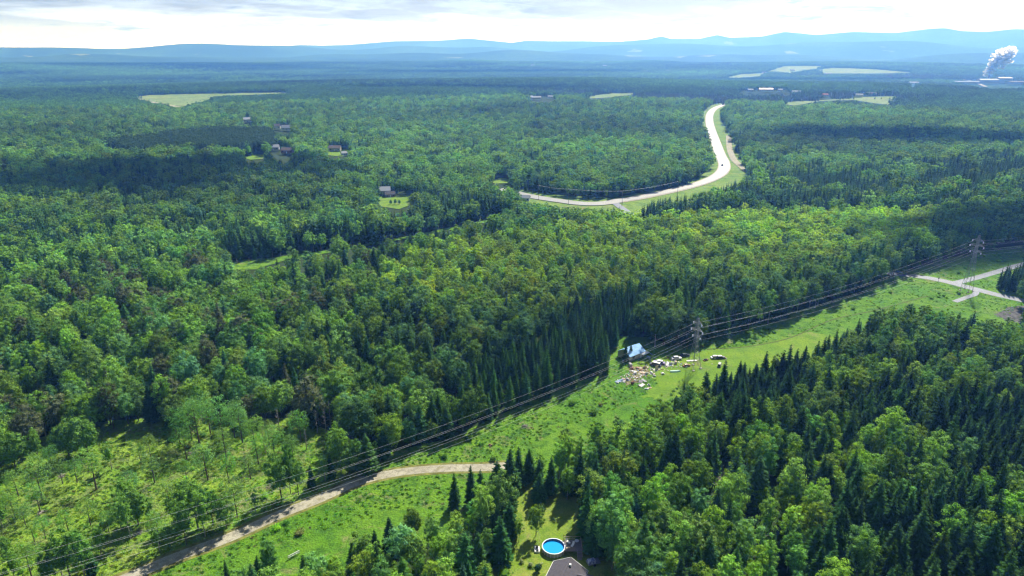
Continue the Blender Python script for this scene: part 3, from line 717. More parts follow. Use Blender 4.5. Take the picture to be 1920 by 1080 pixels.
for q_, (u, vb, vt, k_) in enumerate(((350, 1022, 950, 'maple'), (385, 1006, 925, 'birch'), (425, 990, 930, 'maple'), (300, 1035, 985, 'birch'), (560, 928, 862, 'maple'), (528, 935, 850, 'maple'), (585, 915, 872, 'spruce'), (655, 888, 830, 'maple'), (610, 902, 850, 'birch'),
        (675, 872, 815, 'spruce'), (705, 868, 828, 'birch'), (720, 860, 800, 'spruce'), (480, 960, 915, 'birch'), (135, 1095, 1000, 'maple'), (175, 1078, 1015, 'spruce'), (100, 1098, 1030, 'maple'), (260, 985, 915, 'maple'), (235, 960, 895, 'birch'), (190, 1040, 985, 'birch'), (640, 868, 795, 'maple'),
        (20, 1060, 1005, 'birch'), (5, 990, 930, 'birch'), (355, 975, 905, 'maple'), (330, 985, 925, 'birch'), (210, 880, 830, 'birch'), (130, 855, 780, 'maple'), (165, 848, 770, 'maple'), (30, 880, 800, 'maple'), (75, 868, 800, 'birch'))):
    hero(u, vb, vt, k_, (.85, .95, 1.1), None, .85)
for (u, vb, vt) in ((181, 918, 840), (80, 938, 858), (118, 907, 860), (76, 962, 905), (12, 958, 915), (218, 912, 850), (145, 905, 862), (318, 838, 770), (338, 832, 765),
                    (375, 836, 745), (420, 832, 745), (445, 968, 895), (480, 845, 780), (505, 835, 790), (565, 828, 770), (455, 830, 755), (350, 900, 862), (405, 840, 770),
                    (300, 950, 905), (278, 985, 935), (228, 993, 945), (205, 1000, 960), (65, 1016, 975), (86, 1010, 968), (470, 898, 850), (515, 855, 800), (590, 850, 800),
                    (430, 905, 850), (360, 825, 748), (395, 815, 740), (440, 820, 750), (300, 842, 790), (285, 865, 815), (350, 860, 800), (425, 862, 800), (485, 870, 815), (535, 838, 785), (60, 905, 860), (35, 930, 880), (100, 880, 835), (50, 990, 945), (130, 1000, 955), (170, 985, 935), (250, 935, 885), (460, 805, 745), (505, 812, 760), (390, 900, 830), (345, 880, 820), (290, 905, 850), (320, 955, 900), (300, 1020, 960), (30, 975, 925), (550, 860, 815), (265, 870, 835)):
    if random.random() < .2: continue
    hero(u, vb, vt, 'slender', (random.uniform(.8, 1.1), random.uniform(.85, 1.1), random.uniform(.9, 1.5)))
hero(972, 912, 846, 'spruce', lab='spruce closing off the gravel road on its right')
hero(992, 900, 842, 'spruce', (1.1, 1.1, 1), lab='spruce second to the right of the gravel road end', wid=1.1)
hero(1012, 905, 848, 'birch', (.8, .9, 1), lab='leafy tree right of the spruces at the gravel road end')
for q_ in range(34):
    uu = 432+q_*15.5+random.uniform(-5, 5); vv = np.interp(uu, [425, 520, 640, 760, 870, 960], [500, 485, 467, 445, 423, 406])
    hero(uu, vv-1, vv-random.uniform(9, 15), 'dead', (1, 1, 1), None, 1.6)
for (u, vb, vt) in ((145, 885, 852), (596, 812, 768), (612, 818, 765), (620, 800, 750), (498, 850, 800), (462, 880, 838), (575, 845, 800), (235, 975, 940), (525, 820, 765)): hero(u, vb, vt, 'dead')

TREES = []     # x, y, z, kind, height, tint, stand, label, width
for (u, vb, vt, k, c, lab, wid) in HERO:
    p = at(u, vb); h = tree_h(u, vb, vt)
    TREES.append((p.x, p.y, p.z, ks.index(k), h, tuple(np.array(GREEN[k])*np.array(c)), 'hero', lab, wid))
hx = np.array([t[0] for t in TREES]); hy = np.array([t[1] for t in TREES])
x, y = candidates(100, 700, 4.3, .98)
# cutover gets scattered thin trees only, from HERO; woods behind it
z, kind, hh, keep, tint, st = choose(x, y)
RAD = np.array([2.4, 3.8, 2.7, 2, 1])
ok = keep & clear_of(x, y, z, hh, RAD[kind])
pq = at(1038, 1024, 1.25); sx_, sy_ = math.sin(SUN_AZ), math.cos(SUN_AZ); al = (x-pq.x)*sx_+(y-pq.y)*sy_; pe = (x-pq.x)*sy_-(y-pq.y)*sx_
ok &= ~((al > -4) & (al < 19) & (pe > -7) & (pe < 3.2))
dmin = np.array([np.min((hx-a)**2+(hy-b)**2) for a, b in zip(x[ok], y[ok])]); idx = np.where(ok)[0][dmin > 3.0**2]
for i in idx:
    TREES.append((x[i], y[i], z[i], kind[i], hh[i], tuple(tint[i]), st[i], None, 1.0))
BASEH = np.array([14., 13., 14., 11., 11.])

# pick the 290 largest in view of each kind as single things
T = TREES; A = np.array([(t[0], t[1], t[2], t[3], t[4]) for t in T], float)
ub, vb = px(A[:, 0], A[:, 1], A[:, 2]); ut, vt = px(A[:, 0], A[:, 1], A[:, 2]+A[:, 4])
size = vb-vt
inview = (ub > -15) & (ub < 1935) & (vt < 1075) & (vb > 90)
inview &= ~((vb > 1150))
single = np.zeros(len(T), bool)
for j in range(5):
    m = np.where(inview & (A[:, 3] == j))[0]
    hero_i = m[m < len(HERO)]; rest = m[m >= len(HERO)]
    rest = rest[np.argsort(-size[rest])][:max(0, 290-len(hero_i))]
    single[hero_i] = True; single[rest] = True

NAME = ['spruce_tree', 'maple_tree', 'birch_tree', 'slender_tree', 'dead_tree']
CATS = ['spruce tree', 'leafy tree', 'birch tree', 'young tree', 'dead tree']
LM = [('the pool', 1038, 1026), ('the grey roofed house', 1080, 1075), ('the meadow pylon', 1300, 690), ('the metal roofed shed', 1183, 655),
      ('the junk cars', 1240, 690), ('the gravel road end', 930, 877), ('the gravel road bend', 760, 885), ('the bare soil patch', 1350, 893),
      ('the road junction', 1800, 560), ('the shaded gravel road', 520, 967), ('the cutover', 300, 850), ('the left edge', 20, 780), ('the upper left woods', 120, 640), ('the middle left woods', 480, 660), ('the central woods', 760, 640), ('the plantation rear woods', 1000, 580), ('the lower right woods', 1250, 930), ('the far right birches', 1750, 700), ('the lawn strip', 985, 960), ('the woods above the cutover', 250, 760),
      ('the bottom right corner', 1880, 1040), ('the right edge', 1900, 800), ('the bottom edge', 1450, 1060), ('the spruce plantation', 1000, 700), ('the rubble yard', 1890, 600), ('the white railing', 548, 1043), ('the middle right woods', 1600, 830), ('the right woods tip', 1590, 680), ('the bottom edge centre', 760, 1040)]
def auto_label(i):
    k = int(A[i, 3]); u, v = ut[i], (vt[i]+vb[i])/2
    d = [(math.hypot((u-l[1]), (v-l[2])*1.3), l) for l in LM]; dd, l = min(d, key=lambda q: q[0])
    du, dv = u-l[1], v-l[2]
    side = ('right of' if du > 0 else 'left of') if abs(du) > abs(dv) else ('below' if dv > 0 else 'behind')
    if dd < 45: side = 'right beside'
    c = T[i][5]; lum = (c[0]+c[1]+c[2])/sum(GREEN[ks[k]])
    tone = 'bright' if lum > 1.18 else ('dark' if lum < .85 else 'green')
    if k > 0 and k < 3 and c[0] > .75*c[1]: tone = 'brownish'
    elif k in (1, 2) and c[2] > .38*c[1]: tone = 'blue green'
    hq = 'tall' if T[i][4] > 1.1*BASEH[k] else ('short' if T[i][4] < .88*BASEH[k] else 'middling')
    shape = ['spruce', 'leafy tree', 'slim birch', 'thin young tree', 'leafless tree'][k]
    far = 'well ' if dd > 190 else ''
    hq = hq+' ' if hq != 'middling' else ''
    if k > 2: hq = ''; tone = 'bare grey' if k == 4 else 'green'
    return f'{tone} {hq}{shape} {far}{side} {l[0]}'
labcount = {}
labs = {}
for i in np.where(single)[0]:
    labs[i] = T[i][7] or auto_label(i); labcount[labs[i]] = labcount.get(labs[i], 0)+1
NUM = 'zero one two three four five six seven eight nine ten eleven twelve thirteen fourteen fifteen sixteen seventeen eighteen nineteen twenty'.split()
ORD = ['leftmost']+[w+' from left' for w in 'second third fourth fifth sixth seventh eighth ninth tenth eleventh twelfth thirteenth fourteenth fifteenth sixteenth seventeenth eighteenth nineteenth twentieth'.split()]
byl = {}
for i, l in labs.items(): byl.setdefault(l, []).append(i)
for l, ii in byl.items():
    if 1 < len(ii) <= 20:
        lt = l.replace('spruce ', 'spruces ', 1) if 'spruce ' in l[:24] else l.replace('tree ', 'trees ', 1) if 'tree ' in l[:30] else l.replace('birch ', 'birches ', 1)
        for q, i in enumerate(sorted(ii, key=lambda i: ut[i])): labs[i] = f'{ORD[q]} of {NUM[len(ii)]} {lt}'; labcount[labs[i]] = labcount.get(labs[i], 0)+1
GROUPN = ['spruces in the woods', 'leafy trees in the woods', 'birches in the woods', 'thin young trees left standing', 'leafless grey trees']
from collections import defaultdict
seen = defaultdict(int)
for i in np.where(single)[0]:
    X, Y, Z, k, h, c, sname, lab, wid = T[i]; k = int(k); v = random.randrange(len(CROWN[ks[k]]))
    s = h/BASEH[k]; sw = s*random.uniform(.9, 1.12)*wid
    if sname in ('plantation', 'roadplant'): sw *= .78
    o = bpy.data.objects.new(NAME[k], None); COL.objects.link(o); o.location = (X, Y, Z); o.rotation_euler = (0, 0, random.uniform(0, 6.28)); o.scale = (sw, sw, s)
    L_ = labs[i]; tag(o, L_, CATS[k], (L_+' group') if labcount[L_] > 1 else GROUPN[k])
    for nm, mesh in (('trunk', TRUNK[ks[k]][v]), ('crown', CROWN[ks[k]][v])):
        if mesh is None: continue
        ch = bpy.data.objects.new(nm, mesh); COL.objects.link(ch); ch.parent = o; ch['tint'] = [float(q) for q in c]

# ------------------------------------------------------------------ instancing of the mass
def proto_collection(name, meshes):
    c = bpy.data.collections.new(name)
    for i, me in enumerate(meshes):
        c.objects.link(bpy.data.objects.new(f'{name}_{i:02d}', me))
    return c
def scatter(name, P, rot, scl, tint, pick, col, label):
    me = bpy.data.meshes.new(name); n = len(P); me.vertices.add(n)
    me.vertices.foreach_set('co', np.asarray(P, np.float32).ravel())
    for nm, ty, ar, key in (('rot', 'FLOAT_VECTOR', rot, 'vector'), ('scl', 'FLOAT_VECTOR', scl, 'vector')):
        me.attributes.new(nm, ty, 'POINT').data.foreach_set(key, np.asarray(ar, np.float32).ravel())
    me.attributes.new('tint', 'FLOAT_COLOR', 'POINT').data.foreach_set('color', np.hstack([tint, np.ones((n, 1))]).astype(np.float32).ravel())
    me.attributes.new('pick', 'INT', 'POINT').data.foreach_set('value', np.asarray(pick, np.int32))
    me.update()
    o = bpy.data.objects.new(name, me); COL.objects.link(o)
    g = bpy.data.node_groups.new(name+'_scatter', 'GeometryNodeTree')
    g.interface.new_socket('Geometry', in_out='INPUT', socket_type='NodeSocketGeometry')
    g.interface.new_socket('Geometry', in_out='OUTPUT', socket_type='NodeSocketGeometry')
    gi = g.nodes.new('NodeGroupInput'); go = g.nodes.new('NodeGroupOutput')
    ci = g.nodes.new('GeometryNodeCollectionInfo'); ci.inputs['Collection'].default_value = col
    ci.inputs['Separate Children'].default_value = True; ci.inputs['Reset Children'].default_value = True
    ip = g.nodes.new('GeometryNodeInstanceOnPoints'); ip.inputs['Pick Instance'].default_value = True
    def attr(nm, ty):
        a = g.nodes.new('GeometryNodeInputNamedAttribute'); a.data_type = ty; a.inputs['Name'].default_value = nm; return a.outputs['Attribute']
    g.links.new(gi.outputs[0], ip.inputs['Points']); g.links.new(ci.outputs[0], ip.inputs['Instance'])
    g.links.new(attr('pick', 'INT'), ip.inputs['Instance Index']); g.links.new(attr('scl', 'FLOAT_VECTOR'), ip.inputs['Scale'])
    e = g.nodes.new('FunctionNodeEulerToRotation'); g.links.new(attr('rot', 'FLOAT_VECTOR'), e.inputs[0]); g.links.new(e.outputs[0], ip.inputs['Rotation'])
    g.links.new(ip.outputs[0], go.inputs[0])
    md = o.modifiers.new('scatter', 'NODES'); md.node_group = g
    tag(o, label[0], label[1], kind='stuff'); return o

x2, y2 = candidates(700, 1500, 5.2, .80)
z2, kind2, hh2, keep2, tint2, st2 = choose(x2, y2)
ok2 = keep2 & clear_of(x2, y2, z2, hh2, RAD[kind2])
rest = np.where(~single)[0]
LABELS = {0: ('dark pointed spruces massed through the woods', 'spruces'), 1: ('round green leafy crowns massed through the woods', 'leafy trees'), 2: ('slim bright birches massed through the woods', 'birches'),
          3: ('thin young trees further off', 'young trees')}
for j in range(3):
    k = ks[j]
    ii = rest[A[rest, 3] == j]; P = A[ii, :3]; h = A[ii, 4]; tn = np.array([T[i][5] for i in ii]).reshape(-1, 3)
    rr = np.hypot(P[:, 0], P[:, 1]); nn = len(NEAR[k]); nf = len(FAR[k])
    pk = np.where(rr < 420, RNG.randint(0, nn, len(ii)), nn+RNG.randint(0, nf, len(ii)))
    sw = h/BASEH[j]*RNG.uniform(.9, 1.12, len(ii)); pl = np.array([T[i][6] in ('plantation', 'roadplant') for i in ii]); sw = np.where(pl, sw*.78, sw)
    m = np.where(ok2 & (kind2 == j))[0]
    P2 = np.stack([x2[m], y2[m], z2[m]], -1); h2 = hh2[m]/BASEH[j]
    P = np.vstack([P, P2]); pk = np.concatenate([pk, nn+RNG.randint(0, nf, len(m))])
    sc = np.vstack([np.stack([sw, sw, h/BASEH[j]], -1), np.stack([h2*1.12, h2*1.12, h2], -1)])
    tn = np.vstack([tn, tint2[m]]); rt = np.zeros((len(P), 3)); rt[:, 2] = RNG.uniform(0, 6.28, len(P))
    scatter({0: 'spruce_woods', 1: 'maple_woods', 2: 'birch_woods'}[j], P, rt, sc, tn, pk, proto_collection(k+'_protos', NEAR[k]+FAR[k]), LABELS[j])
    print(k, len(P), 'single', int((single & (A[:, 3] == j)).sum()))

# far woods in clumps of a dozen crowns
def clump_mesh(seed, conif, size=26, n=15):
    r = random.Random(seed); V = []; F = []; S_ = []; Mx = []
    for q in range(n):
        if r.random() < conif: L = spruce(seed*50+q, r.uniform(10, 15), 2.4, 6, False, 4); tn = np.array([.36, .42, .75]); mi = 0
        else: L = broad(seed*50+q, r.uniform(9.5, 14.5), r.uniform(2.8, 4.2), .2, 11, 13, .75, False); tn = np.array([1, 1, 1.])*r.uniform(.75, 1.25)
        ox = ((q % 4)-1.5)*size/4+r.uniform(-2.5, 2.5); oy = ((q//4)-1.5)*size/4+r.uniform(-2.5, 2.5)
        i = len(V); V += [(a+ox, b+oy, c) for a, b, c in L.V]; F += [tuple(i+k for k in f) for f in L.F]
        S_ += [tuple(tn*s) for s in L.s]; Mx += L.m
    return leaf_mesh(f'clump_{seed}', V, F, S_, [M_leaf, M_core, M_bark], Mx)
CL = [clump_mesh(900+i, c) for i, c in enumerate((.1, .1, .4, .5, .9, .95))]
parts_ = []
for r0, r1, s in ((1500, 3000, 21.0), (3000, 5600, 34.0)):
    x3, y3 = candidates(r0, r1, s, .72); z3 = height(x3, y3)
    m = clear_of(x3, y3, z3, np.full(len(x3), 11.0), np.full(len(x3), 12.0)); x3, y3, z3 = x3[m], y3[m], z3[m]
    f = wob(x3, y3, 260, 6)+.6*wob(x3, y3, 90, 9)+RNG.normal(0, .35, len(x3))
    pk = np.clip(((f+1.4)/2.8*6).astype(int), 0, 5); k = s/21.0
    tn = np.array([.10, .225, .055])[None, :]*np.exp(RNG.normal(0, .16, (len(x3), 1)))*np.clip(1+.30*wob(x3, y3, 150, 2)+.35*wob(x3, y3, 430, 5), .35, 2)[:, None]
    parts_.append((np.stack([x3, y3, z3-.5], -1), pk, np.tile([k, k, 1+.25*(k-1)], (len(x3), 1)), tn))
P = np.vstack([p[0] for p in parts_]); pk = np.concatenate([p[1] for p in parts_]); sc = np.vstack([p[2] for p in parts_]); tn = np.vstack([p[3] for p in parts_])
rt = np.zeros((len(P), 3)); rt[:, 2] = RNG.uniform(0, 6.28, len(P))
scatter('distant_forest', P, rt, sc, tn, pk, proto_collection('clump_protos', CL), ('distant blue green forest reaching to the hills', 'forest'))
print('clumps', len(P))

# ------------------------------------------------------------------ undergrowth on the open ground
def tuft(seed, n=26, w=.5, h=.7):
    L = Leafy(seed); r = L.r
    for _ in range(n):
        t = r.uniform(0, 6.28); d = r.uniform(0, w); b = Vector((math.cos(t)*d, math.sin(t)*d, r.uniform(0, .15)))
        e = b+Vector((r.uniform(-.35, .35), r.uniform(-.35, .35), h*r.uniform(.4, 1)*(1-.5*d/w))); s_ = Vector((r.uniform(-1, 1), r.uniform(-1, 1), 0)).normalized()*r.uniform(.1, .24)
        L.face([b-s_*.5, b+s_*.5, e+s_, e-s_*.3], r.uniform(.8, 1.25))
    return L.mesh(f'tuft_{seed}', [M_leaf])
def bush(seed):
    L = Leafy(seed)
    for k in range(7): L.clump((L.r.uniform(-.6, .6), L.r.uniform(-.6, .6), .5+L.r.uniform(0, .5)), .55, 18, .17)
    L.blob((0, 0, .4), .7, .5, 6, 4, 1); return L.mesh(f'bush_{seed}', [M_leaf, M_core])
TU = [tuft(1), tuft(2, 22, .6, .5), tuft(3, 30, .4, .9), bush(4), bush(5)]
gx, gy = np.meshgrid(np.arange(-190, 420, 1.25), np.arange(95, 430, 1.25)); gx = gx.ravel()+RNG.uniform(-.6, .6, gx.size); gy = gy.ravel()+RNG.uniform(-.6, .6, gy.size)
u, v = px(gx, gy, gx*0)
near_ok = (u > -80) & (u < 1980) & (v < 1180)
gx, gy, u, v = gx[near_ok], gy[near_ok], u[near_ok], v[near_ok]
inc = inpoly(u, v, CORR); incut = inpoly(u, v, CUT); mow = inpoly(u, v, MOWN) | inpoly(u, v, LAWN)
def near_line(pts, w):
    Pw = smooth_path([at(*p).to_2d() for p in pts], 6); d = np.full(len(gx), 1e9)
    for a, b in zip(Pw[:-1], Pw[1:]):
        ab = b-a; t = np.clip(((gx-a.x)*ab.x+(gy-a.y)*ab.y)/max(ab.length_squared, 1e-6), 0, 1)
        d = np.minimum(d, (gx-a.x-ab.x*t)**2+(gy-a.y-ab.y*t)**2)
    return d < w*w
road = near_line(GR, 3.3)
for pts, w in (([(1500, 490), (1620, 507), (1711, 517), (1765, 526), (1820, 540), (1870, 553), (1920, 564), (2080, 600)], 5), ([(1790, 531), (1830, 521), (1875, 508), (1920, 495), (2000, 478)], 4),
               ([(1830, 545), (1828, 552), (1812, 558), (1790, 566)], 3)): road |= near_line(pts, w)
dens = .5+.5*wob(gx, gy, 6, 2)*.8+.3*wob(gx, gy, 2.5, 5)
prob = np.where(incut, .55+.3*dens, .42+.45*dens); prob = np.where(v < 640, prob*.4, prob)
sel = (inc | incut) & ~mow & ~road & (RNG.rand(len(gx)) < prob)
n = sel.sum(); P = np.stack([gx[sel], gy[sel], np.zeros(n)], -1)
isb = RNG.rand(n) < np.where(incut[sel], .05, .02)*(.15+2.2*(wob(gx[sel], gy[sel], 11, 9) > .45)); pk = np.where(isb, RNG.randint(3, 5, n), RNG.randint(0, 3, n))
s_ = RNG.uniform(.7, 1.5, n)*np.where(isb, 1.0, np.where(incut[sel], .9, .75)); sc = np.stack([s_*1.15, s_*1.15, s_*RNG.uniform(.28, .5, n)*np.where(isb, 1.8, 1)], -1)
base = np.where(incut[sel][:, None], np.array([[.15, .29, .03]]), np.array([[.11, .26, .018]]))
tn = base*np.exp(RNG.normal(0, .22, (n, 1)))*np.stack([np.exp(RNG.normal(0, .15, n)), np.ones(n), np.exp(RNG.normal(0, .3, n))], -1)
tn[isb] *= np.array([.95, .95, .9])
tn *= (1+.28*wob(gx[sel], gy[sel], 14, 4))[:, None]; dry = (RNG.rand(n) < .10) & (wob(gx[sel], gy[sel], 9, 6) > .2); tn[dry] = np.array([.19, .22, .07])
rt = np.zeros((n, 3)); rt[:, 2] = RNG.uniform(0, 6.28, n)
scatter('undergrowth', P, rt, sc, tn, pk, proto_collection('tuft_protos', TU), ('tall weeds and low bushes covering meadow and cutover', 'undergrowth'))
print('tufts', n)

# ================================================================== built things
P_ = lambda n, c, r=.6, s=.3, m=0, **k: mat(n, c, r, s, m, **k)
steel = P_('galvanised_steel', (.26, .27, .30), .6, .3, .2); concrete = P_('concrete', (.55, .53, .50), .9, .1, var=.2, vscale=2)
white = P_('white_paint', (.8, .8, .78), .5); glass = P_('dark_glass', (.03, .04, .05), .1, .6); black = P_('black_rubber', (.02, .02, .02), .8)
porcelain = P_('porcelain', (.85, .87, .88), .25, .6)
cable_m = P_('aluminium_cable', (.8, .8, .8), .5, .4, 0)
wood_grey = P_('weathered_wood', (.30, .26, .22), .9, .1, var=.3, vscale=3)

# ---- transmission towers (double circuit lattice, three crossarms)
T1 = at(1300, 690); T2 = at(1812, 545)
T0 = Vector((-126.02, 107.08, 0)); T3 = T2+(T2-T1).normalized()*230
def pylon(loc, ang, H, arms, wide, label):
    root = empty('transmission_tower', loc, ang, label, 'pylon', 'towers of the power line')
    waist = arms[2][1]-1.2
    def half(z): return wide*(1-z/waist)+.62 if z < waist else .62-.25*(z-waist)/(H-waist)
    t = .075
    corners = ((-1, -1), (1, -1), (1, 1), (-1, 1))
    zs = [0, waist*.36, waist*.62, waist*.82, waist]
    for cx_, cy_ in corners:
        mb = MB()
        for a, b in zip(zs[:-1], zs[1:]): mb.tube((cx_*half(a), cy_*half(a), a), (cx_*half(b), cy_*half(b), b), t, n=4)
        mb.tube((cx_*.62, cy_*.62, waist), (cx_*.37, cy_*.37, H), t*.9, n=4); mb.build('leg', steel, root)
        MB().box((cx_*half(0), cy_*half(0), .12), (1.0, 1.0, .5), mat=0, top=.8).build('footing', concrete, root)
    br = MB()
    lv = zs+list(np.linspace(waist, H, 9))[1:]
    for a, b in zip(lv[:-1], lv[1:]):
        for k in range(4):
            c0, c1 = corners[k], corners[(k+1) % 4]; p = half(a); q = half(b)
            br.tube((c0[0]*p, c0[1]*p, a), (c1[0]*q, c1[1]*q, b), .045, n=3); br.tube((c1[0]*p, c1[1]*p, a), (c0[0]*q, c0[1]*q, b), .045, n=3)
            br.tube((c0[0]*q, c0[1]*q, b), (c1[0]*q, c1[1]*q, b), .04, n=3)
    tag(br.build('bracing', steel, root), kind='stuff')
    for a, h in arms:
        h2 = h+.9; mb = MB()
        for sy in (-1, 1):
            tip = (sy*0, sy*a, h2)
            for sx in (-.5, .5):
                mb.tube((sx, sy*.5, h2), (sx*.1, sy*a, h2+.1), .055, n=4); mb.tube((sx*.8, sy*.45, h2+1.1), (sx*.1, sy*a, h2+.15), .05, n=4)
                for f in (.3, .6): mb.tube((sx*(1-f), sy*(.5+(a-.5)*f), h2), (-sx*(1-f)*.9, sy*(.5+(a-.5)*f), h2+1.1*(1-f)), .035, n=3)
            mb.tube((-.5, sy*.5, h2), (.5, sy*.5, h2), .045, n=4)
        mb.build('crossarm', steel, root)
        for sy in (-1, 1):
            ins = MB()
            for q in range(6): ins.tube((0, sy*a, h+.08+q*.14), (0, sy*a, h+.16+q*.14), .30, .2, 8)
            ins.build('insulator', porcelain, root)
    return root
d1 = ((T1-T0).normalized()+(T2-T1).normalized()).normalized(); a1 = math.atan2(d1.y, d1.x); d2 = (T2-T1).normalized(); a2 = math.atan2(d2.y, d2.x)
ARMS1 = [(2.07, 18.26), (2.87, 15.28), (1.9, 12.76)]
pylon(T1, a1, 21.2, ARMS1, 1.35, 'steel lattice pylon standing in the mown grass beside the junk cars')
ARMS2 = [(2.6, 26.0), (3.3, 23.3), (2.6, 20.2)]
pylon(T2, a2, 29.6, ARMS2, 1.5, 'steel lattice pylon at the country road junction by the right edge')
for j in range(3):
    for s_, sd in ((1, 'far'), (-1, 'near')):
        n1 = Vector((-math.sin(a1), math.cos(a1), 0)); n2 = Vector((-math.sin(a2), math.cos(a2), 0))
        a_, h_ = ARMS1[j]; b_, g_ = ARMS2[j]
        if j == 2 and s_ < 0: a_ = 1.5
        A0 = T0+n1*a_*s_+Vector((0, 0, h_-2.81)); A1 = T1+n1*ARMS1[j][0]*s_+Vector((0, 0, h_)); A2 = T2+n2*b_*s_+Vector((0, 0, g_)); A3 = T3+n2*b_*s_+Vector((0, 0, g_-2))
        mb = MB()
        for (p, q, sag) in ((A0, A1, 6.07), (A1, A2, 3.6), (A2, A3, 6)):
            pts = [p.lerp(q, t)-Vector((0, 0, 4*sag*t*(1-t))) for t in np.linspace(0, 1, 37)]
            mb.path(pts, .016, 4)
        tag(mb.build('power_cable', cable_m), f'{["upper", "middle", "lower"][j]} aluminium cable on the {sd} side of the pylon, crossing the meadow', 'cable', 'cables of the power line')

# ---- houses
def gable(mb, c, L, Wd, H0, H1, rz=0, ov=.4, t=.18, m=0):
    """two roof slabs with thickness; ridge along local x"""
    cr, sr = math.cos(rz), math.sin(rz)
    def w(x, y, z): return (c[0]+x*cr-y*sr, c[1]+x*sr+y*cr, c[2]+z)
    for s in (-1, 1):
        y0 = s*(Wd/2+ov); z0 = H0-ov*(H1-H0)/(Wd/2); x = L/2+ov
        a, b, c_, d = w(-x, y0, z0), w(x, y0, z0), w(x, s*.01, H1), w(-x, s*.01, H1)
        up = lambda p: (p[0], p[1], p[2]+t)
        for q in ((a, b, c_, d), (up(d), up(c_), up(b), up(a)), (a, up(a), up(b), b), (b, up(b), up(c_), c_), (a, d, up(d), up(a))): mb.quad(*q, mat=m)
def house(loc, rz, L, Wd, H0, H1, wallc, roofc, label, cat='house', name='house', group=None, wins=3, door=True):
    root = empty(name, loc, rz, label, cat, group)
    mb = MB(); mb.box((0, 0, H0/2), (L, Wd, H0))
    for s in (-1, 1): mb.quad((s*L/2, -Wd/2, H0), (s*L/2, Wd/2, H0), (s*L/2, 0, H1))
    mb.build('wall', wallc, root)
    rb = MB(); gable(rb, (0, 0, 0), L, Wd, H0+.02, H1+.02); rb.build('roof', roofc, root)
    for s in (-1, 1):
        for k in range(wins):
            x = (k+.5)/wins*L-L/2
            if door and s < 0 and k == wins//2:
                MB().box((x, s*(Wd/2+.04), 1.05), (1.0, .1, 2.1)).build('door', white if wallc is not white else wood_grey, root)
            else: MB().box((x, s*(Wd/2+.04), H0*.58), (1.3, .1, 1.1)).build('window', glass, root)
    return root
def shingle(name, c): 
    m = P_(name, c, .9, .15, var=.22, vscale=1.5); return m
grey_sh = shingle('grey_shingle', (.105, .10, .118)); light_roof = P_('pale_metal_roof', (.33, .36, .41), .8, .1, 0); dark_roof = shingle('dark_shingle', (.10, .10, .11)); red_roof = P_('red_metal_roof', (.38, .10, .07), .5, .4)
brown_roof = shingle('brown_shingle', (.20, .16, .14))
siding = P_('cream_siding', (.62, .60, .54), .7, .2); bsiding = P_('beige_siding', (.45, .40, .33), .7, .2); brick = P_('brick_wall', (.33, .17, .12), .85, .1, var=.2, vscale=4); gsiding = P_('grey_siding', (.40, .42, .45), .7, .2)

# the grey roofed house at the bottom edge: main gable and a lower wing
EH, RH = 2.9, 5.4
pL = at(1038, 1052, EH); pR = at(1107, 1060, EH); pP = at(1081, 1046, RH)
dirv = (at(1020, 1088, EH)-pL); dirv.z = 0; dirv.normalize(); acr = Vector((-dirv.y, dirv.x, 0))
if acr.x < 0: acr = -acr
wid = (pR-pL).dot(acr); ang = math.atan2(dirv.y, dirv.x); LEN = 17.0
cen = pL+acr*wid/2+dirv*LEN/2; cen.z = 0
hr = empty('house', cen, ang, 'grey shingled house at the bottom edge next to the round pool', 'house')
lw = wid/2-.35
mb = MB(); mb.box((0, 0, EH/2), (LEN-.7, 2*lw, EH))
for s in (-1, 1): mb.quad((s*(LEN/2-.35), -lw, EH), (s*(LEN/2-.35), lw, EH), (s*(LEN/2-.35), 0, RH-.25))
mb.build('wall', siding, hr)
# shingle courses: each course its own overlapping strip, stuff
rb = MB()
for s in (-1, 1):
    n = 16
    for k in range(n):
        f0, f1 = k/n, (k+1.12)/n; y0 = s*(wid/2)*(1-f0); y1 = s*(wid/2)*(1-min(f1, 1)); z0 = EH+(RH-EH)*f0+.05; z1 = EH+(RH-EH)*min(f1, 1)+.015
        rb.quad((-LEN/2, y0, z0), (LEN/2, y0, z0), (LEN/2, y1, z1), (-LEN/2, y1, z1)); rb.quad((-LEN/2, y0, z0-.05), (LEN/2, y0, z0-.05), (LEN/2, y0, z0), (-LEN/2, y0, z0))
rf = rb.build('roof', grey_sh, hr)
MB().box((0, 0, RH+.05), (LEN, .3, .08)).build('ridge_cap', grey_sh, rf)
for s in (-1, 1): MB().box((0, s*(wid/2+.03), EH-.04), (LEN, .1, .18)).build('gutter', white, hr)
for s in (-1, 1):
    MB().tube((-LEN/2-.03, s*wid/2, EH+.02), (-LEN/2-.03, 0, RH+.04), .07, n=4).build('rake_board', white, hr)
for (u, v) in ((1069, 1066), (1104, 1073)):
    q = at(u, v, 4.3); loc = hr.matrix_basis.inverted() @ q; y_ = loc.y; zz_ = EH+(RH-EH)*(1-abs(y_)/(wid/2))
    MB().box((loc.x, loc.y, zz_+.28), (.55, .55, .55), top=.8).build('roof_vent', white, hr)
for k in range(4):
    MB().box((-LEN/2+2.5+k*3.8, -lw-.03, 1.6), (1.3, .08, 1.1)).build('window', glass, hr); MB().box((-LEN/2+2.5+k*3.8, lw+.03, 1.6), (1.3, .08, 1.1)).build('window', glass, hr)
MB().box((-LEN/2+.32, 0, 1.05), (.08, 1.8, 2.1)).build('door', glass, hr)
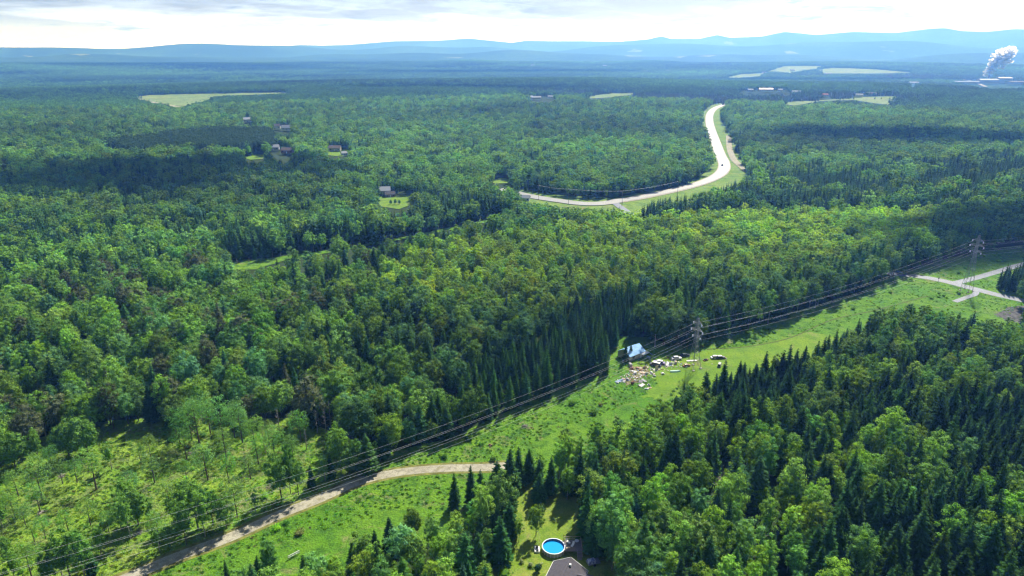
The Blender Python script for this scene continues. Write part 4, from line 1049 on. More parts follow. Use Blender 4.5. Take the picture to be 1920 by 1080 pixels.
# wing to the right
wl, ww = 8.0, 6.0; wc = (-LEN/2+3.6, 0)
sgn = 1 if (hr.matrix_basis @ Vector((0, 1, 0))-cen).x > 0 else -1
wy = sgn*(wid/2+wl/2-1.4)
MB().box((wc[0], wy, 1.3), (ww-.6, wl-.4, 2.6)).build('wing_wall', siding, hr)
rb = MB(); gable(rb, (wc[0], wy, 0), wl, ww-.8, 2.62, 4.2, math.pi/2, ov=.3); rb.build('wing_roof', grey_sh, hr)

# ---- pool with its deck
pc = at(1038, 1024, 1.25); PR = 2.85
pool = empty('swimming_pool', (pc.x, pc.y, 0), 0, 'round above ground pool with bright blue water on the lawn', 'pool')
pool_wall = P_('pool_wall', (.30, .30, .36), .5); liner = P_('pool_liner', (.02, .22, .62), .4)
seg = 20
for k in range(seg):
    t0, t1 = 2*math.pi*k/seg, 2*math.pi*(k+1)/seg; mb = MB()
    c0, s0, c1, s1 = math.cos(t0), math.sin(t0), math.cos(t1), math.sin(t1)
    mb.quad((PR*c0, PR*s0, 0), (PR*c1, PR*s1, 0), (PR*c1, PR*s1, 1.25), (PR*c0, PR*s0, 1.25)); r2 = PR-.06
    mb.quad((r2*c1, r2*s1, .1), (r2*c0, r2*s0, .1), (r2*c0, r2*s0, 1.25), (r2*c1, r2*s1, 1.25)); mb.build('wall_panel', pool_wall, pool)
    MB().box(((PR+.05)*c0, (PR+.05)*s0, .62), (.12, .16, 1.24), rz=t0).build('post', white if k % 1 else P_('post_grey', (.5, .5, .55), .5), pool)
mb = MB()
n = 40
for k in range(n):
    a, b = 2*math.pi*k/n, 2*math.pi*(k+1)/n
    for r0, r1, z in ((PR-.14, PR+.12, 1.29),): mb.quad((r0*math.cos(a), r0*math.sin(a), z), (r1*math.cos(a), r1*math.sin(a), z), (r1*math.cos(b), r1*math.sin(b), z), (r0*math.cos(b), r0*math.sin(b), z))
    mb.quad(((PR+.12)*math.cos(a), (PR+.12)*math.sin(a), 1.22), ((PR+.12)*math.cos(b), (PR+.12)*math.sin(b), 1.22), ((PR+.12)*math.cos(b), (PR+.12)*math.sin(b), 1.29), ((PR+.12)*math.cos(a), (PR+.12)*math.sin(a), 1.29))
mb.build('rim', P_('pool_rim', (.55, .62, .70), .5), pool)
mb = MB(); n = 40
for k in range(n):
    a, b = 2*math.pi*k/n, 2*math.pi*(k+1)/n; r = PR-.07
    mb.quad((r*math.cos(a), r*math.sin(a), 1.26), (r*math.cos(b), r*math.sin(b), 1.26), (r*math.cos(b), r*math.sin(b), .02), (r*math.cos(a), r*math.sin(a), .02))
    mb.quad((0, 0, .06), (r*math.cos(a), r*math.sin(a), .06), (r*math.cos(b), r*math.sin(b), .06))
mb.build('liner', liner, pool)
wm = bpy.data.materials.new('pool_water'); wm.use_nodes = True; nt = wm.node_tree; b = nt.nodes['Principled BSDF']
b.inputs['Base Color'].default_value = (.01, .32, .80, 1); b.inputs['Roughness'].default_value = .08; b.inputs['Specular IOR Level'].default_value = .4
nz = noise_(nt, None, 6, 3); bp = N(nt, 'ShaderNodeBump'); bp.inputs['Strength'].default_value = .25; bp.inputs['Distance'].default_value = .1; nt.links.new(nz, bp.inputs['Height']); nt.links.new(bp.outputs[0], b.inputs['Normal'])
mb = MB(); mb.quad(*[((PR-.08)*math.cos(2*math.pi*k/40), (PR-.08)*math.sin(2*math.pi*k/40), .78) for k in range(40)]); mb.build('water', wm, pool)
# deck
dk = empty('pool_deck', (pc.x+PR+1.55, pc.y+.2, 0), 0, 'grey wooden deck with railings and stairs on the right of the pool', 'deck')
deck_w = P_('deck_boards', (.25, .22, .24), .8, .2, var=.2, vscale=3)
for k in range(14):
    MB().box((-1.6+k*.31, 0.1, 1.2), (.28, 4.2, .05)).build('board', deck_w, dk)
for xx, yy in ((-1.7, -2), (2.6, -2), (-1.7, 2.2), (2.6, 2.2), (2.6, 0), (.5, 2.2)):
    MB().box((xx, yy, 1.1), (.1, .1, 2.2)).build('post', wood_grey, dk)
rail_m = P_('rail_wood', (.42, .34, .26), .8)
for a, b in (((2.6, -2), (2.6, 2.2)), ((2.6, 2.2), (-1.7, 2.2)), ((-1.7, -2), (.9, -2))):
    mb = MB()
    for z in (1.6, 2.2): mb.tube((*a, z), (*b, z), .05, n=4)
    mb.build('railing', rail_m, dk)
for k in range(6): MB().box((1.9, -2.25-.28*k, 1.05-.19*k), (1.2, .3, .05)).build('step', deck_w, dk)
for xx in (1.3, 2.5): MB().tube((xx, -2.1, 1.9), (xx, -3.8, .9), .05, n=4).build('stair_rail', rail_m, dk)
# loungers and a table on the deck
def at_deck(x, y, z=1.23): return Vector((pc.x+PR+1.55+x, pc.y+.2+y, z))
def chair(loc, rz, col, label):
    r = empty('deck_chair', loc, rz, label, 'deck chair', 'seats on the pool deck')
    MB().box((0, 0, .38), (.55, 1.1, .07)).build('seat', col, r)
    m_ = MB(); m_.quad((-.28, .52, .40), (.28, .52, .40), (.28, .85, 1.0), (-.28, .85, 1.0)); m_.quad((-.28, .58, .38), (-.28, .91, .98), (.28, .91, .98), (.28, .58, .38)); m_.build('backrest', col, r)
    for x in (-.24, .24):
        for y in (-.5, .5): MB().box((x, y, .18), (.05, .05, .36)).build('leg', steel, r)
chair(at_deck(-.6, .9), .6, white, 'white deck chair at the back of the pool deck')
chair(at_deck(.3, -.3), -.5, white, 'white deck chair in the middle of the pool deck')
chair(at_deck(-.9, -1.2), 2.2, P_('beige_cloth', (.6, .5, .38), .8), 'beige deck chair beside the pool rim')
tb = empty('patio_table', at_deck(1.5, 1.0), 0, 'round pale patio table in the corner of the pool deck', 'table')
MB().tube((0, 0, .68), (0, 0, .73), .55, n=16).build('tabletop', P_('pale_plastic', (.6, .6, .65), .5), tb); MB().tube((0, 0, 0), (0, 0, .68), .05, n=6).build('leg', steel, tb)
# pump and filter beside the pool
q = at(1007, 1032); pf = empty('pool_pump', q, 0, 'white and black pool pump box on the left of the pool', 'pool pump')
MB().box((0, 0, .25), (1.3, 1.9, .5)).build('box', white, pf); MB().tube((0, .25, .5), (0, .25, 1.15), .3, n=12).build('filter_tank', black, pf); MB().box((.1, -.55, .62), (.5, .45, .25)).build('motor', black, pf)
MB().path([(0.5, .2, .3), (1.2, .2, .3), (1.75, .1, .6)], .05, 6).build('hose', P_('grey_hose', (.4, .4, .45), .6), pf)
# tarp covered trailer behind the house
q = at(1112, 1057); tr = empty('utility_trailer', q, .3, 'small trailer under a blue and white tarp right of the house', 'trailer')
MB().box((0, 0, .6), (3.2, 1.8, .25)).build('bed', steel, tr)
mb = MB(); random.seed(5)
mb.box((-.4, 0, 1.0), (2.2, 1.7, .6), top=.75); mb.build('tarp', P_('white_tarp', (.62, .66, .75), .5, .4, var=.5, vscale=2, col2=(.06, .10, .35)), tr)
for s in (-1, 1): MB().tube((0, s*.98, .35), (0, s*1.12, .35), .35, n=14).build('wheel', black, tr)
MB().tube((1.6, 0, .55), (2.9, 0, .5), .06, n=5).build('drawbar', steel, tr)
# small shed left of the lawn
house(at(892, 1068), R(-62), 4.2, 2.8, 2.1, 2.9, gsiding, P_('lilac_grey_roof', (.30, .29, .36), .6, .3, var=.15, vscale=3), 'small grey garden shed in the shade left of the lawn', 'shed', 'garden_shed', wins=1, door=False)
# white railing at the meadow edge
a_, b_ = at(541, 1049), at(562, 1038); rl = empty('white_railing', a_, math.atan2((b_-a_).y, (b_-a_).x), 'short white metal railing between the round tree and the aspens', 'railing'); LL = (b_-a_).length
for z in (.45, .95): MB().box((LL/2, 0, z), (LL, .12, .22)).build('rail', white, rl)
for k in range(4): MB().box((LL*k/3, .1, .5), (.12, .08, 1.0)).build('post', steel, rl)
# shrubs on the lawn
def shrub(u, v, rad, h, c, label, pale=False):
    q = at(u, v); o = bpy.data.objects.new('garden_shrub', None); COL.objects.link(o); o.location = q; tag(o, label, 'shrub', 'shrubs on the lawn')
    L = Leafy(int(u)); 
    for k in range(10): L.clump((L.r.uniform(-.6, .6)*rad, L.r.uniform(-.6, .6)*rad, h*L.r.uniform(.25, .8)), rad*.45, 22, .12+.05*rad)
    L.blob((0, 0, h*.45), rad*.6, h*.38, 7, 4, 1)
    me = L.mesh('foliage', [M_leaf, M_core]); ch = bpy.data.objects.new('foliage', me); COL.objects.link(ch); ch.parent = o; ch['tint'] = list(c)
    MB().tube((0, 0, 0), (0, 0, h*.5), .06, n=5).build('stem', M_bark, o)
shrub(978, 1055, .7, 1.1, (.30, .36, .16), 'small pale flowering shrub furthest left on the lawn')
shrub(995, 1062, .8, 1.2, (.34, .40, .22), 'pale cream shrub in the middle of the lawn below the pool')
shrub(1007, 1072, 1.3, 2.2, (.05, .13, .04), 'dark green bush on the lawn left of the house')
shrub(1013, 1062, .7, 1.0, (.32, .38, .2), 'pale shrub next to the house corner')
shrub(945, 1084, 2.6, 2.6, (.12, .26, .03), 'large light green bush at the bottom edge of the lawn')

# ---- shed with the blue white metal roof, spruces round it
ca = at(1183, 668); sh = house((ca.x, ca.y, 0), R(38), 8.6, 6.6, 2.4, 4.4, bsiding, P_('blue_white_metal_roof', (.34, .60, .95), .6, .1, 0, var=.25, vscale=.4), 'shed with a blue white metal roof among spruces at the meadow edge', 'shed', 'metal_roofed_shed', wins=2)
MB().box((3.4, -4.0, 2.0), (3.8, 2.4, .14)).build('porch_roof', P_('white_sheet_roof', (.7, .72, .72), .4, .4), sh)

# ---- old vehicles in the meadow
def car(u, v, rz, body, label, kind='car', roof=None, sc=1.0):
    q = at(u, v); r = empty('junk_car' if kind == 'car' else kind, q, rz, label, {'car': 'car', 'van': 'van', 'pickup': 'pickup truck'}.get(kind, kind), 'old vehicles standing in the meadow'); sc *= .84; r.scale = (sc, sc, sc)
    L, Wd = (4.6, 1.8) if kind != 'van' else (5.2, 1.95)
    mb = MB(); mb.box((0, 0, .62), (L, Wd, .55), top=.95); mb.box((L*.36, 0, .92), (L*.26, Wd*.92, .08), top=.9); mb.build('body', body, r)
    if kind == 'van': cabL, cz, ch, cx_ = 4.2, 1.35, 1.0, -.3
    elif kind == 'pickup': cabL, cz, ch, cx_ = 1.7, 1.2, .7, .2
    else: cabL, cz, ch, cx_ = 2.5, 1.17, .58, -.25
    MB().box((cx_, 0, cz), (cabL, Wd*.9, ch), top=.82).build('window_band', glass, r)
    MB().box((cx_, 0, cz+ch/2+.03), (cabL*.82, Wd*.76, .06), top=.95).build('roof', roof or body, r)
    if kind == 'pickup': MB().box((-1.45, 0, .95), (1.5, Wd*.82, .05)).build('load_bed', black, r)
    for sx in (-1, 1):
        for sy in (-1, 1):
            w = MB().tube((sx*L*.31, sy*Wd*.42, .34), (sx*L*.31, sy*Wd*.52, .34), .34, n=12).build('wheel', black, r)
            MB().tube((sx*L*.31, sy*Wd*.52, .34), (sx*L*.31, sy*(Wd*.52+.02), .34), .18, n=8).build('hubcap', steel, w)
        MB().box((L/2, sx*Wd*.34, .7), (.06, .35, .16), top=1).build('headlight', porcelain, r)
    return r
cw = P_('white_car_paint', (.75, .75, .75), .3, .6); cdk = P_('dark_blue_paint', (.03, .035, .09), .3, .6); cpu = P_('purple_paint', (.16, .12, .34), .35, .6); cgy = P_('grey_green_paint', (.20, .24, .22), .4, .5); crd = P_('rusty_paint', (.35, .16, .10), .7, .3, var=.4, vscale=2); ctn = P_('tan_paint', (.5, .40, .30), .5, .4)
car(1229, 686, R(150), cdk, 'dark blue van with a white roof, left of the two parked together', 'van', white, 1.05)
car(1236, 682, R(158), cpu, 'purple blue car with a white roof, right of the two parked together', 'car', white, 1.2)
car(1284, 668, R(10), cdk, 'dark car nose down at the edge of the shade', 'car', cgy)
car(1287, 687, R(20), crd, 'rusty car with a pale bonnet left of the pylon foot', 'car', ctn, .8)
car(1268, 674, R(5), cw, 'white car at the edge of the shade left of the pylon', 'car', cw, 1.1)
car(1341, 672, R(5), cw, 'white car left of the pair beyond the pylon', 'car', cw)
car(1350, 672, R(5), cdk, 'dark car with a white roof right of the pair beyond the pylon', 'car', cw)
car(1349, 686, R(65), cgy, 'grey green van alone near the right hand trees', 'van', cgy, .8)
car(1323, 676, R(30), crd, 'small dark wreck with open lid behind the pylon', 'car', black, .6)
boat_m = P_('pale_green_hull', (.35, .62, .5), .4)
q = at(1266, 697); bo = empty('rowing_boat', q, R(8), 'pale green rowing boat upturned on the mown grass', 'boat')
mb = MB(); st = [(-2.1, .45), (-1.5, .7), (0, .8), (1.3, .6), (2.2, .05)]
for (x0, w0), (x1, w1) in zip(st[:-1], st[1:]):
    mb.quad((x0, -w0, .05), (x1, -w1, .05), (x1, -w1*.5, .5), (x0, -w0*.5, .5)); mb.quad((x0, w0, .05), (x0, w0*.5, .5), (x1, w1*.5, .5), (x1, w1, .05)); mb.quad((x0, -w0*.5, .5), (x1, -w1*.5, .5), (x1, w1*.5, .5), (x0, w0*.5, .5))
mb.quad((-2.1, -.45, .05), (-2.1, -.22, .5), (-2.1, .22, .5), (-2.1, .45, .05)); mb.build('hull', boat_m, bo); MB().box((0, 0, .53), (3.9, .08, .06)).build('keel', white, bo)
pl_ = empty('plank_stack', at(1297, 677), .1, 'white boards laid across behind the pylon foot', 'boards')
for k in range(3): MB().box((0, k*.35-.35, .18), (4.2, .3, .2)).build('board', white, pl_)

# ---- scrap strewn along the meadow edge
random.seed(21)
SC = {'white': P_('scrap_white', (.72, .72, .72), .6), 'pink': P_('scrap_pink', (.55, .36, .32), .8), 'brown': P_('scrap_brown', (.30, .19, .12), .9), 'blue': P_('scrap_blue', (.25, .35, .55), .6), 'grey': P_('scrap_grey', (.38, .38, .40), .7), 'tan': P_('scrap_tan', (.55, .45, .33), .8), 'rust': P_('scrap_rust', (.22, .08, .07), .8)}
def scrap(u, v, kind, colr, w, l, h, where):
    q = at(u, v); rz = random.uniform(0, 3.1); w, l, h = w*.72, l*.72, h*.8
    lab = {'sheet': f'bent {colr} scrap sheet {where}', 'crate': f'{colr} box of scrap {where}', 'barrel': f'{colr} barrel lying {where}', 'heap': f'heap of {colr} rubbish {where}', 'panel': f'{colr} panel leaning {where}'}[kind]
    if kind == 'sheet':
        mb = MB(); n = 6
        for k in range(n):
            x0, x1 = (k/n-.5)*l, ((k+1)/n-.5)*l; z0, z1 = .15+h*(k % 2)*.5, .15+h*((k+1) % 2)*.5
            mb.quad((x0, -w/2, z0), (x1, -w/2, z1), (x1, w/2, z1+.1), (x0, w/2, z0+.1)); mb.quad((x0, -w/2, z0-.04), (x0, w/2, z0+.06), (x1, w/2, z1+.06), (x1, -w/2, z1-.04))
        o = mb.build('scrap_sheet', SC[colr])
    elif kind == 'crate':
        mb = MB(); mb.box((0, 0, h/2), (l, w, h), top=.93); mb.box((0, 0, h+.04), (l*.6, w*.7, .08), rz=.3); mb.box((l*.3, 0, h+.12), (l*.25, w*.3, .2), rz=.7); o = mb.build('scrap_box', SC[colr])
    elif kind == 'barrel':
        mb = MB(); mb.tube((-l/2, 0, w/2), (l/2, 0, w/2), w/2, n=12)
        for f in (-.48, 0, .48): mb.tube((f*l-.03, 0, w/2), (f*l+.03, 0, w/2), w/2+.04, n=12)
        o = mb.build('barrel', SC[colr])
    elif kind == 'panel':
        mb = MB(); mb.box((0, 0, h/2+.1), (l, .08, h)); mb.box((0, .3, h*.3), (.1, .6, .1)); mb.box((l*.3, .2, .1), (l*.4, .5, .12), rz=.4); o = mb.build('leaning_scrap', SC[colr])
    else:
        mb = MB()
        for k in range(9):
            mb.box((random.gauss(0, l*.25), random.gauss(0, w*.25), random.uniform(.1, h*.7)), (random.uniform(.3, l*.35), random.uniform(.2, w*.4), random.uniform(.1, h*.5)), rz=random.uniform(0, 3), top=random.uniform(.6, 1))
        o = mb.build('rubbish_heap', SC[colr])
    o.location = q; o.rotation_euler = (random.uniform(-.1, .1), random.uniform(-.1, .1), rz)
    tag(o, lab, {'sheet': 'scrap sheet', 'crate': 'box', 'barrel': 'barrel', 'heap': 'rubbish heap', 'panel': 'scrap plate'}[kind], 'scrap lying along the meadow edge')
for a in ((1159, 716, 'sheet', 'blue', 1.6, 3.5, .4, 'in the shade by the lowest cable'), (1165, 714, 'heap', 'blue', 2.0, 3.4, .8, 'left of the junk yard'), (1171, 717, 'heap', 'white', 1.6, 2.6, .7, 'at the left end of the junk'),
          (1168, 711, 'heap', 'pink', 2.0, 3, .8, 'behind the blue heap'), (1176, 713, 'crate', 'grey', 1.1, 1.6, .9, 'right of the blue heap'), (1158, 719, 'crate', 'white', .8, 1.2, .6, 'nearest the left hand trees'),
          (1184, 693, 'heap', 'rust', 2.2, 3, 1.1, 'in front of the shed'), (1188, 697, 'sheet', 'white', 1.5, 3, .5, 'in front of the rust heap'), (1191, 701, 'crate', 'white', 1, 1.5, .8, 'below the white sheet'),
          (1194, 692, 'heap', 'pink', 3, 4.5, 1.1, 'in the middle of the junk yard'), (1201, 694, 'heap', 'brown', 3, 5, .8, 'in the middle of the junk yard'), (1208, 691, 'panel', 'pink', .1, 2, 1.2, 'above the brown heap'),
          (1214, 690, 'heap', 'tan', 1.5, 2.5, .7, 'left of the dark blue van'), (1205, 699, 'sheet', 'tan', 1.5, 4, .3, 'below the brown heap'), (1212, 702, 'panel', 'white', .1, 1.6, 1.0, 'at the right end of the tan sheet'),
          (1221, 700, 'crate', 'white', 1, 1.4, .8, 'first of three on the grass'), (1226, 703, 'crate', 'tan', 1, 1.3, .7, 'second of three on the grass'), (1227, 706, 'barrel', 'white', .9, 1.5, .8, 'third of three on the grass'),
          (1231, 694, 'panel', 'tan', .1, 2, 2.2, 'below the purple car'), (1223, 693, 'crate', 'grey', .8, 1.2, .5, 'left below the dark blue van'), (1242, 701, 'heap', 'white', 1.8, 2.6, 1.1, 'alone on the mown grass'), (1252, 695, 'sheet', 'white', .5, 1, .1, 'tiny between van and boat'),
          (1190, 714, 'barrel', 'white', .7, 1.2, .7, 'right of the dark spot'), (1186, 720, 'crate', 'rust', 1.1, 1.2, 1.1, 'lowest at the left'), (1201, 716, 'sheet', 'grey', 2, 3, .5, 'below the junk yard'), (1207, 714, 'sheet', 'grey', 1.5, 4, .5, 'right below the junk yard'),
          (1204, 723, 'sheet', 'white', 1.8, 4, .5, 'lowest of the large ones'), (1199, 722, 'heap', 'grey', 1.5, 2.2, .6, 'left of the lowest sheet'), (1217, 723, 'panel', 'white', .1, 2.2, .8, 'right of the lowest sheet'), (1214, 730, 'heap', 'white', 1.6, 3.2, .7, 'lowest of all near the trees'), (1218, 728, 'sheet', 'pink', .8, 2, .3, 'next to the lowest white heap'),
          (1246, 682, 'heap', 'grey', 1.5, 3, .8, 'right of the purple car'), (1252, 683, 'sheet', 'white', 1.5, 4.5, .5, 'between purple car and white car'), (1257, 684, 'panel', 'white', .1, 2, 1.2, 'right of the long white sheet'), (1267, 682, 'crate', 'tan', 1.3, 1.8, 1.3, 'behind the boat'), (1263, 686, 'panel', 'tan', .1, 1.4, .9, 'left of the tan box'),
          (1215, 663, 'heap', 'blue', 2, 4, .8, 'in the shade right of the shed'), (1216, 672, 'crate', 'blue', 1, 2, 1, 'in the shade below the shed'), (1182, 687, 'crate', 'grey', 1.5, 2.5, 1.6, 'at the tree edge left of the junk yard'), (1358, 670, 'heap', 'brown', 1.2, 2, .6, 'right of the pair of cars'), (1361, 673, 'crate', 'tan', .7, 1, .5, 'right of the brown heap'),
          (919, 836, 'heap', 'brown', 1.5, 2, .9, 'alone in the lower meadow'), (1335, 683, 'sheet', 'grey', .5, .8, .1, 'between pylon and grey van')): scrap(*a)
sheet('trampled_ground', [(1178, 692), (1192, 686), (1215, 690), (1222, 700), (1205, 706), (1198, 718), (1175, 722), (1165, 716), (1180, 706)], mat('trampled_soil', (.20, .15, .09), .95, .1, var=.4, vscale=.6, col2=(.12, .17, .04)), .045, rag=.5)
lt = MB(); rl_ = random.Random(4)
for k in range(330):
    t_ = rl_.random(); uu = 1160+t_*110+rl_.gauss(0, 9); vv = 716-t_*38+rl_.gauss(0, 5)
    if not inpoly(np.array([uu]), np.array([vv]), CORR)[0]: continue
    q = at(uu, vv); w_ = rl_.uniform(.12, .45)
    lt.box((q.x, q.y, w_*.25+.03), (w_*rl_.uniform(.6, 2.4), w_, w_*.5), rz=rl_.uniform(0, 3), mat=rl_.choice([0, 0, 1, 2, 3, 4, 4]), top=rl_.uniform(.5, 1))
tag(lt.build('litter', [SC['white'], SC['tan'], SC['blue'], SC['rust'], SC['grey']]), 'small bits of litter strewn between the junk cars and shed', 'litter', kind='stuff')
# ---- brush and stumps in the cutover
def brush(u, v, l, label):
    q = at(u, v); mb = MB()
    for k in range(26):
        a = random.uniform(0, 6.28); c = Vector((random.gauss(0, l*.3), random.gauss(0, l*.3), random.uniform(.1, .5))); d = Vector((math.cos(a), math.sin(a), random.uniform(-.1, .35)))*random.uniform(.5, 1.3)
        mb.tube(c-d, c+d, .06, .03, 3)
    o = mb.build('brush_pile', M_deadwood); o.location = q; tag(o, label, 'brush pile', 'brush piles in the cutover')
for u, v, l, lab in ((505, 915, 2.6, 'pale brush pile behind the shaded gravel road'), (262, 998, 1.8, 'pale brush pile in the lower cutover'), (118, 893, 1.3, 'dark brush pile at the dead tree'), (430, 948, 1.8, 'brush pile at the road edge of the cutover'), (77, 962, 1.3, 'brush pile in the left of the cutover'),
                     (418, 945, 1.4, 'small brush pile beside the tall roadside tree'), (360, 850, 2, 'brush pile under the thin trees'), (700, 868, 1.5, 'brush at the foot of the corner spruce'), (985, 800, 2.4, 'brush pile in the corridor meadow'), (1345, 893, 1.5, 'brush on the bare soil patch')): brush(u, v, l, lab)

# ---- road furniture
def pole(u, v, h, label, arms=1, r=.14):
    q = at(u, v); o = empty('utility_pole', q, random.uniform(0, 1), label, 'utility pole', 'wooden utility poles')
    MB().tube((0, 0, -.2), (0, 0, h), r*1.2, r*.8, 8).build('post', wood_grey, o)
    for k in range(arms):
        MB().box((0, 0, h-.5-k*1.1), (2.2, .12, .12)).build('crossarm', wood_grey, o)
        for s in (-.9, 0, .9): MB().tube((s, 0, h-.42-k*1.1), (s, 0, h-.2-k*1.1), .07, n=6).build('insulator', porcelain, o)
    return q+Vector((0, 0, h-.3))
pts = [pole(1066, 384, 13, 'utility pole in the middle of the roadside grass'), pole(1010, 376, 13, 'utility pole at the left end of the visible road'), pole(1166, 388, 13, 'utility pole beside the highway junction'), pole(1270, 366, 12, 'utility pole where the highway leaves the trees')]
for a, b, lab in ((1, 0, 'left'), (0, 2, 'middle'), (2, 3, 'right')):
    mb = MB(); mb.path([pts[a].lerp(pts[b], t)-Vector((0, 0, 3*t*(1-t))) for t in np.linspace(0, 1, 12)], .05, 3)
    tag(mb.build('service_wire', cable_m), f'{lab} span of thin wire along the local road', 'wire', 'wires along the local road')
q = at(1759, 529); sg = empty('road_sign', q, .3, 'small dark road sign seen from behind at the country road', 'sign'); MB().tube((0, 0, 0), (0, 0, 2.4), .06, n=5).build('post', steel, sg); MB().box((0, .05, 2.2), (.8, .04, .8)).build('plate', P_('sign_back', (.1, .11, .12), .5), sg)
pole(1352, 912, 7, 'short lamp pole beside the bare soil patch', 0, .09)
q = at(1354, 312); hc = empty('highway_car', q+Vector((0, 0, .8)), R(75), 'small dark car driving on the highway bend', 'car')
MB().box((0, 0, .7), (4.6, 1.8, .7), top=.95).build('body', cdk, hc); MB().box((-.2, 0, 1.25), (2.6, 1.6, .5), top=.8).build('window_band', glass, hc)
for sx in (-1, 1):
    for sy in (-1, 1): MB().tube((sx*1.4, sy*.8, .34), (sx*1.4, sy*.95, .34), .34, n=10).build('wheel', black, hc)
def guard(pts, label):
    P = smooth_path([at(*p).to_2d() for p in pts], 6); root = empty('guard_rail', (P[0].x, P[0].y, float(height(P[0].x, P[0].y))), 0, label, 'guard rail', 'guard rails of the highway')
    o0 = root.location.copy(); mb = MB(); pb = []
    for a, b in zip(P[:-1], P[1:]):
        za, zb = float(height(a.x, a.y))+1.45, float(height(b.x, b.y))+1.45; A_ = Vector((a.x, a.y, za))-o0; B_ = Vector((b.x, b.y, zb))-o0
        mb.tube(A_, B_, .18, n=4); MB().box((A_.x, A_.y, A_.z-.6), (.18, .18, 1.2)).build('post', wood_grey, root)
    mb.build('rail', steel, root)
guard([(1362, 192), (1340, 199), (1324, 208), (1319, 225), (1321, 245)], 'guard rail on the outer side of the far highway curve')

# ---- scattered homes and farm buildings
def hs(u, v, rz, L, Wd, H0, H1, w, r, lab, cat='house', wins=3, dz=0): 
    q = at(u, v); k = .62 if v < 195 else .9; house((q.x, q.y, q.z+dz), R(rz), L*k, Wd*k, H0*k, H1*k, w, r, lab, cat, 'barn' if cat == 'barn' else 'mill_building' if cat == 'mill' else 'house', 'far buildings', wins)
hs(718, 366, 10, 14, 9, 4, 7, gsiding, light_roof, 'house with a pale blue roof above its bright lawn', dz=1)
hs(731, 369, 20, 9, 7, 3, 5, brick, dark_roof, 'dark roofed outbuilding right of the pale blue roof')
hs(629, 284, 0, 15, 9, 4, 7, bsiding, brown_roof, 'brown roofed house on the small lawn in the mid left woods', dz=1)
hs(645, 291, 30, 7, 6, 3, 5, white, light_roof, 'small white garage right below the brown roofed house')
hs(514, 284, 10, 14, 9, 4, 7, gsiding, light_roof, 'grey roofed house left of the pair near the dark pines', dz=2)
hs(541, 290, -10, 16, 9, 4, 7, brick, brown_roof, 'long brown house right of the pair near the dark pines', dz=2)
hs(516, 244, 15, 18, 10, 5, 8, white, dark_roof, 'white house left of the pair above the pines', dz=2)
hs(540, 246, 0, 18, 10, 4, 8, white, light_roof, 'white house right of the pair above the pines', dz=2)
hs(465, 231, 20, 14, 10, 5, 8, white, light_roof, 'white house alone in the woods left of the far pair', dz=2)
white = P_('far_white_walls', (.5, .5, .5), .7, .2)
hs(252, 184, 5, 30, 14, 6, 10, white, dark_roof, 'white farmhouse at the left tip of the hay field', dz=2)
hs(984, 376, -12, 9, 6, 3, 5, white, light_roof, 'white cottage at the left end of the local road', dz=0)
hs(988, 187, 0, 40, 16, 5, 9, white, gsiding, 'white barn left in the far hamlet above the middle', 'barn', dz=3)
hs(1005, 188, 10, 34, 16, 5, 9, gsiding, light_roof, 'pale roofed barn middle in the far hamlet', 'barn', dz=3)
hs(1035, 186, -8, 30, 14, 5, 8, white, light_roof, 'small white building right in the far hamlet', 'barn', dz=3)
hs(1406, 175, 0, 22, 16, 8, 12, gsiding, light_roof, 'pale grey barn left of the red roofed long barn', 'barn', dz=4)
hs(1435, 174, 0, 58, 18, 7, 11, white, red_roof, 'long white barn with a red roof on the ridge', 'barn', 6, dz=5)
hs(1462, 174, 0, 18, 14, 6, 10, white, light_roof, 'small white building right of the long red roofed barn', 'barn', dz=4)
hs(1492, 177, 0, 34, 14, 5, 9, siding, light_roof, 'low cream building further right on the ridge', 'barn', dz=4)
hs(1546, 183, 5, 22, 12, 6, 11, white, red_roof, 'white farmhouse with a reddish roof among trees', dz=3)
hs(1610, 183, -10, 26, 14, 6, 10, siding, light_roof, 'white roofed farmhouse at the left of the small hay field', dz=3)
hs(1632, 180, 0, 40, 14, 6, 9, bsiding, brown_roof, 'long brown barn behind the small hay field', 'barn', dz=3)
hs(1486, 134, 0, 40, 22, 8, 14, white, light_roof, 'white barn left in the far valley field', 'barn', dz=4)
hs(1553, 141, 0, 60, 24, 8, 14, white, light_roof, 'long white barn at the lower edge of the far valley field', 'barn', 5, dz=4)
hs(1432, 139, 0, 30, 20, 8, 14, siding, brown_roof, 'cream building at the left end of the far valley field', 'barn', dz=4)
hs(1712, 161, 0, 60, 26, 10, 16, white, light_roof, 'white church like hall right of the ridge farms', 'barn', 4, dz=6)
hs(1690, 156, 0, 60, 22, 7, 11, white, light_roof, 'low white shed left of the white hall', 'barn', 4, dz=5)
hs(1210, 137, 0, 36, 20, 7, 12, white, light_roof, 'white barn in the blue distance at the centre', 'barn', dz=6)
hs(1252, 136, 0, 36, 20, 7, 12, white, light_roof, 'white barn between two far small fields', 'barn', dz=6)
hs(999, 126, 0, 46, 24, 8, 14, white, light_roof, 'tiny white buildings left of centre in the blue plain', 'barn', dz=8)
hs(1134, 127, 0, 40, 24, 8, 14, white, light_roof, 'tiny white building right of centre in the blue plain', 'barn', dz=8)
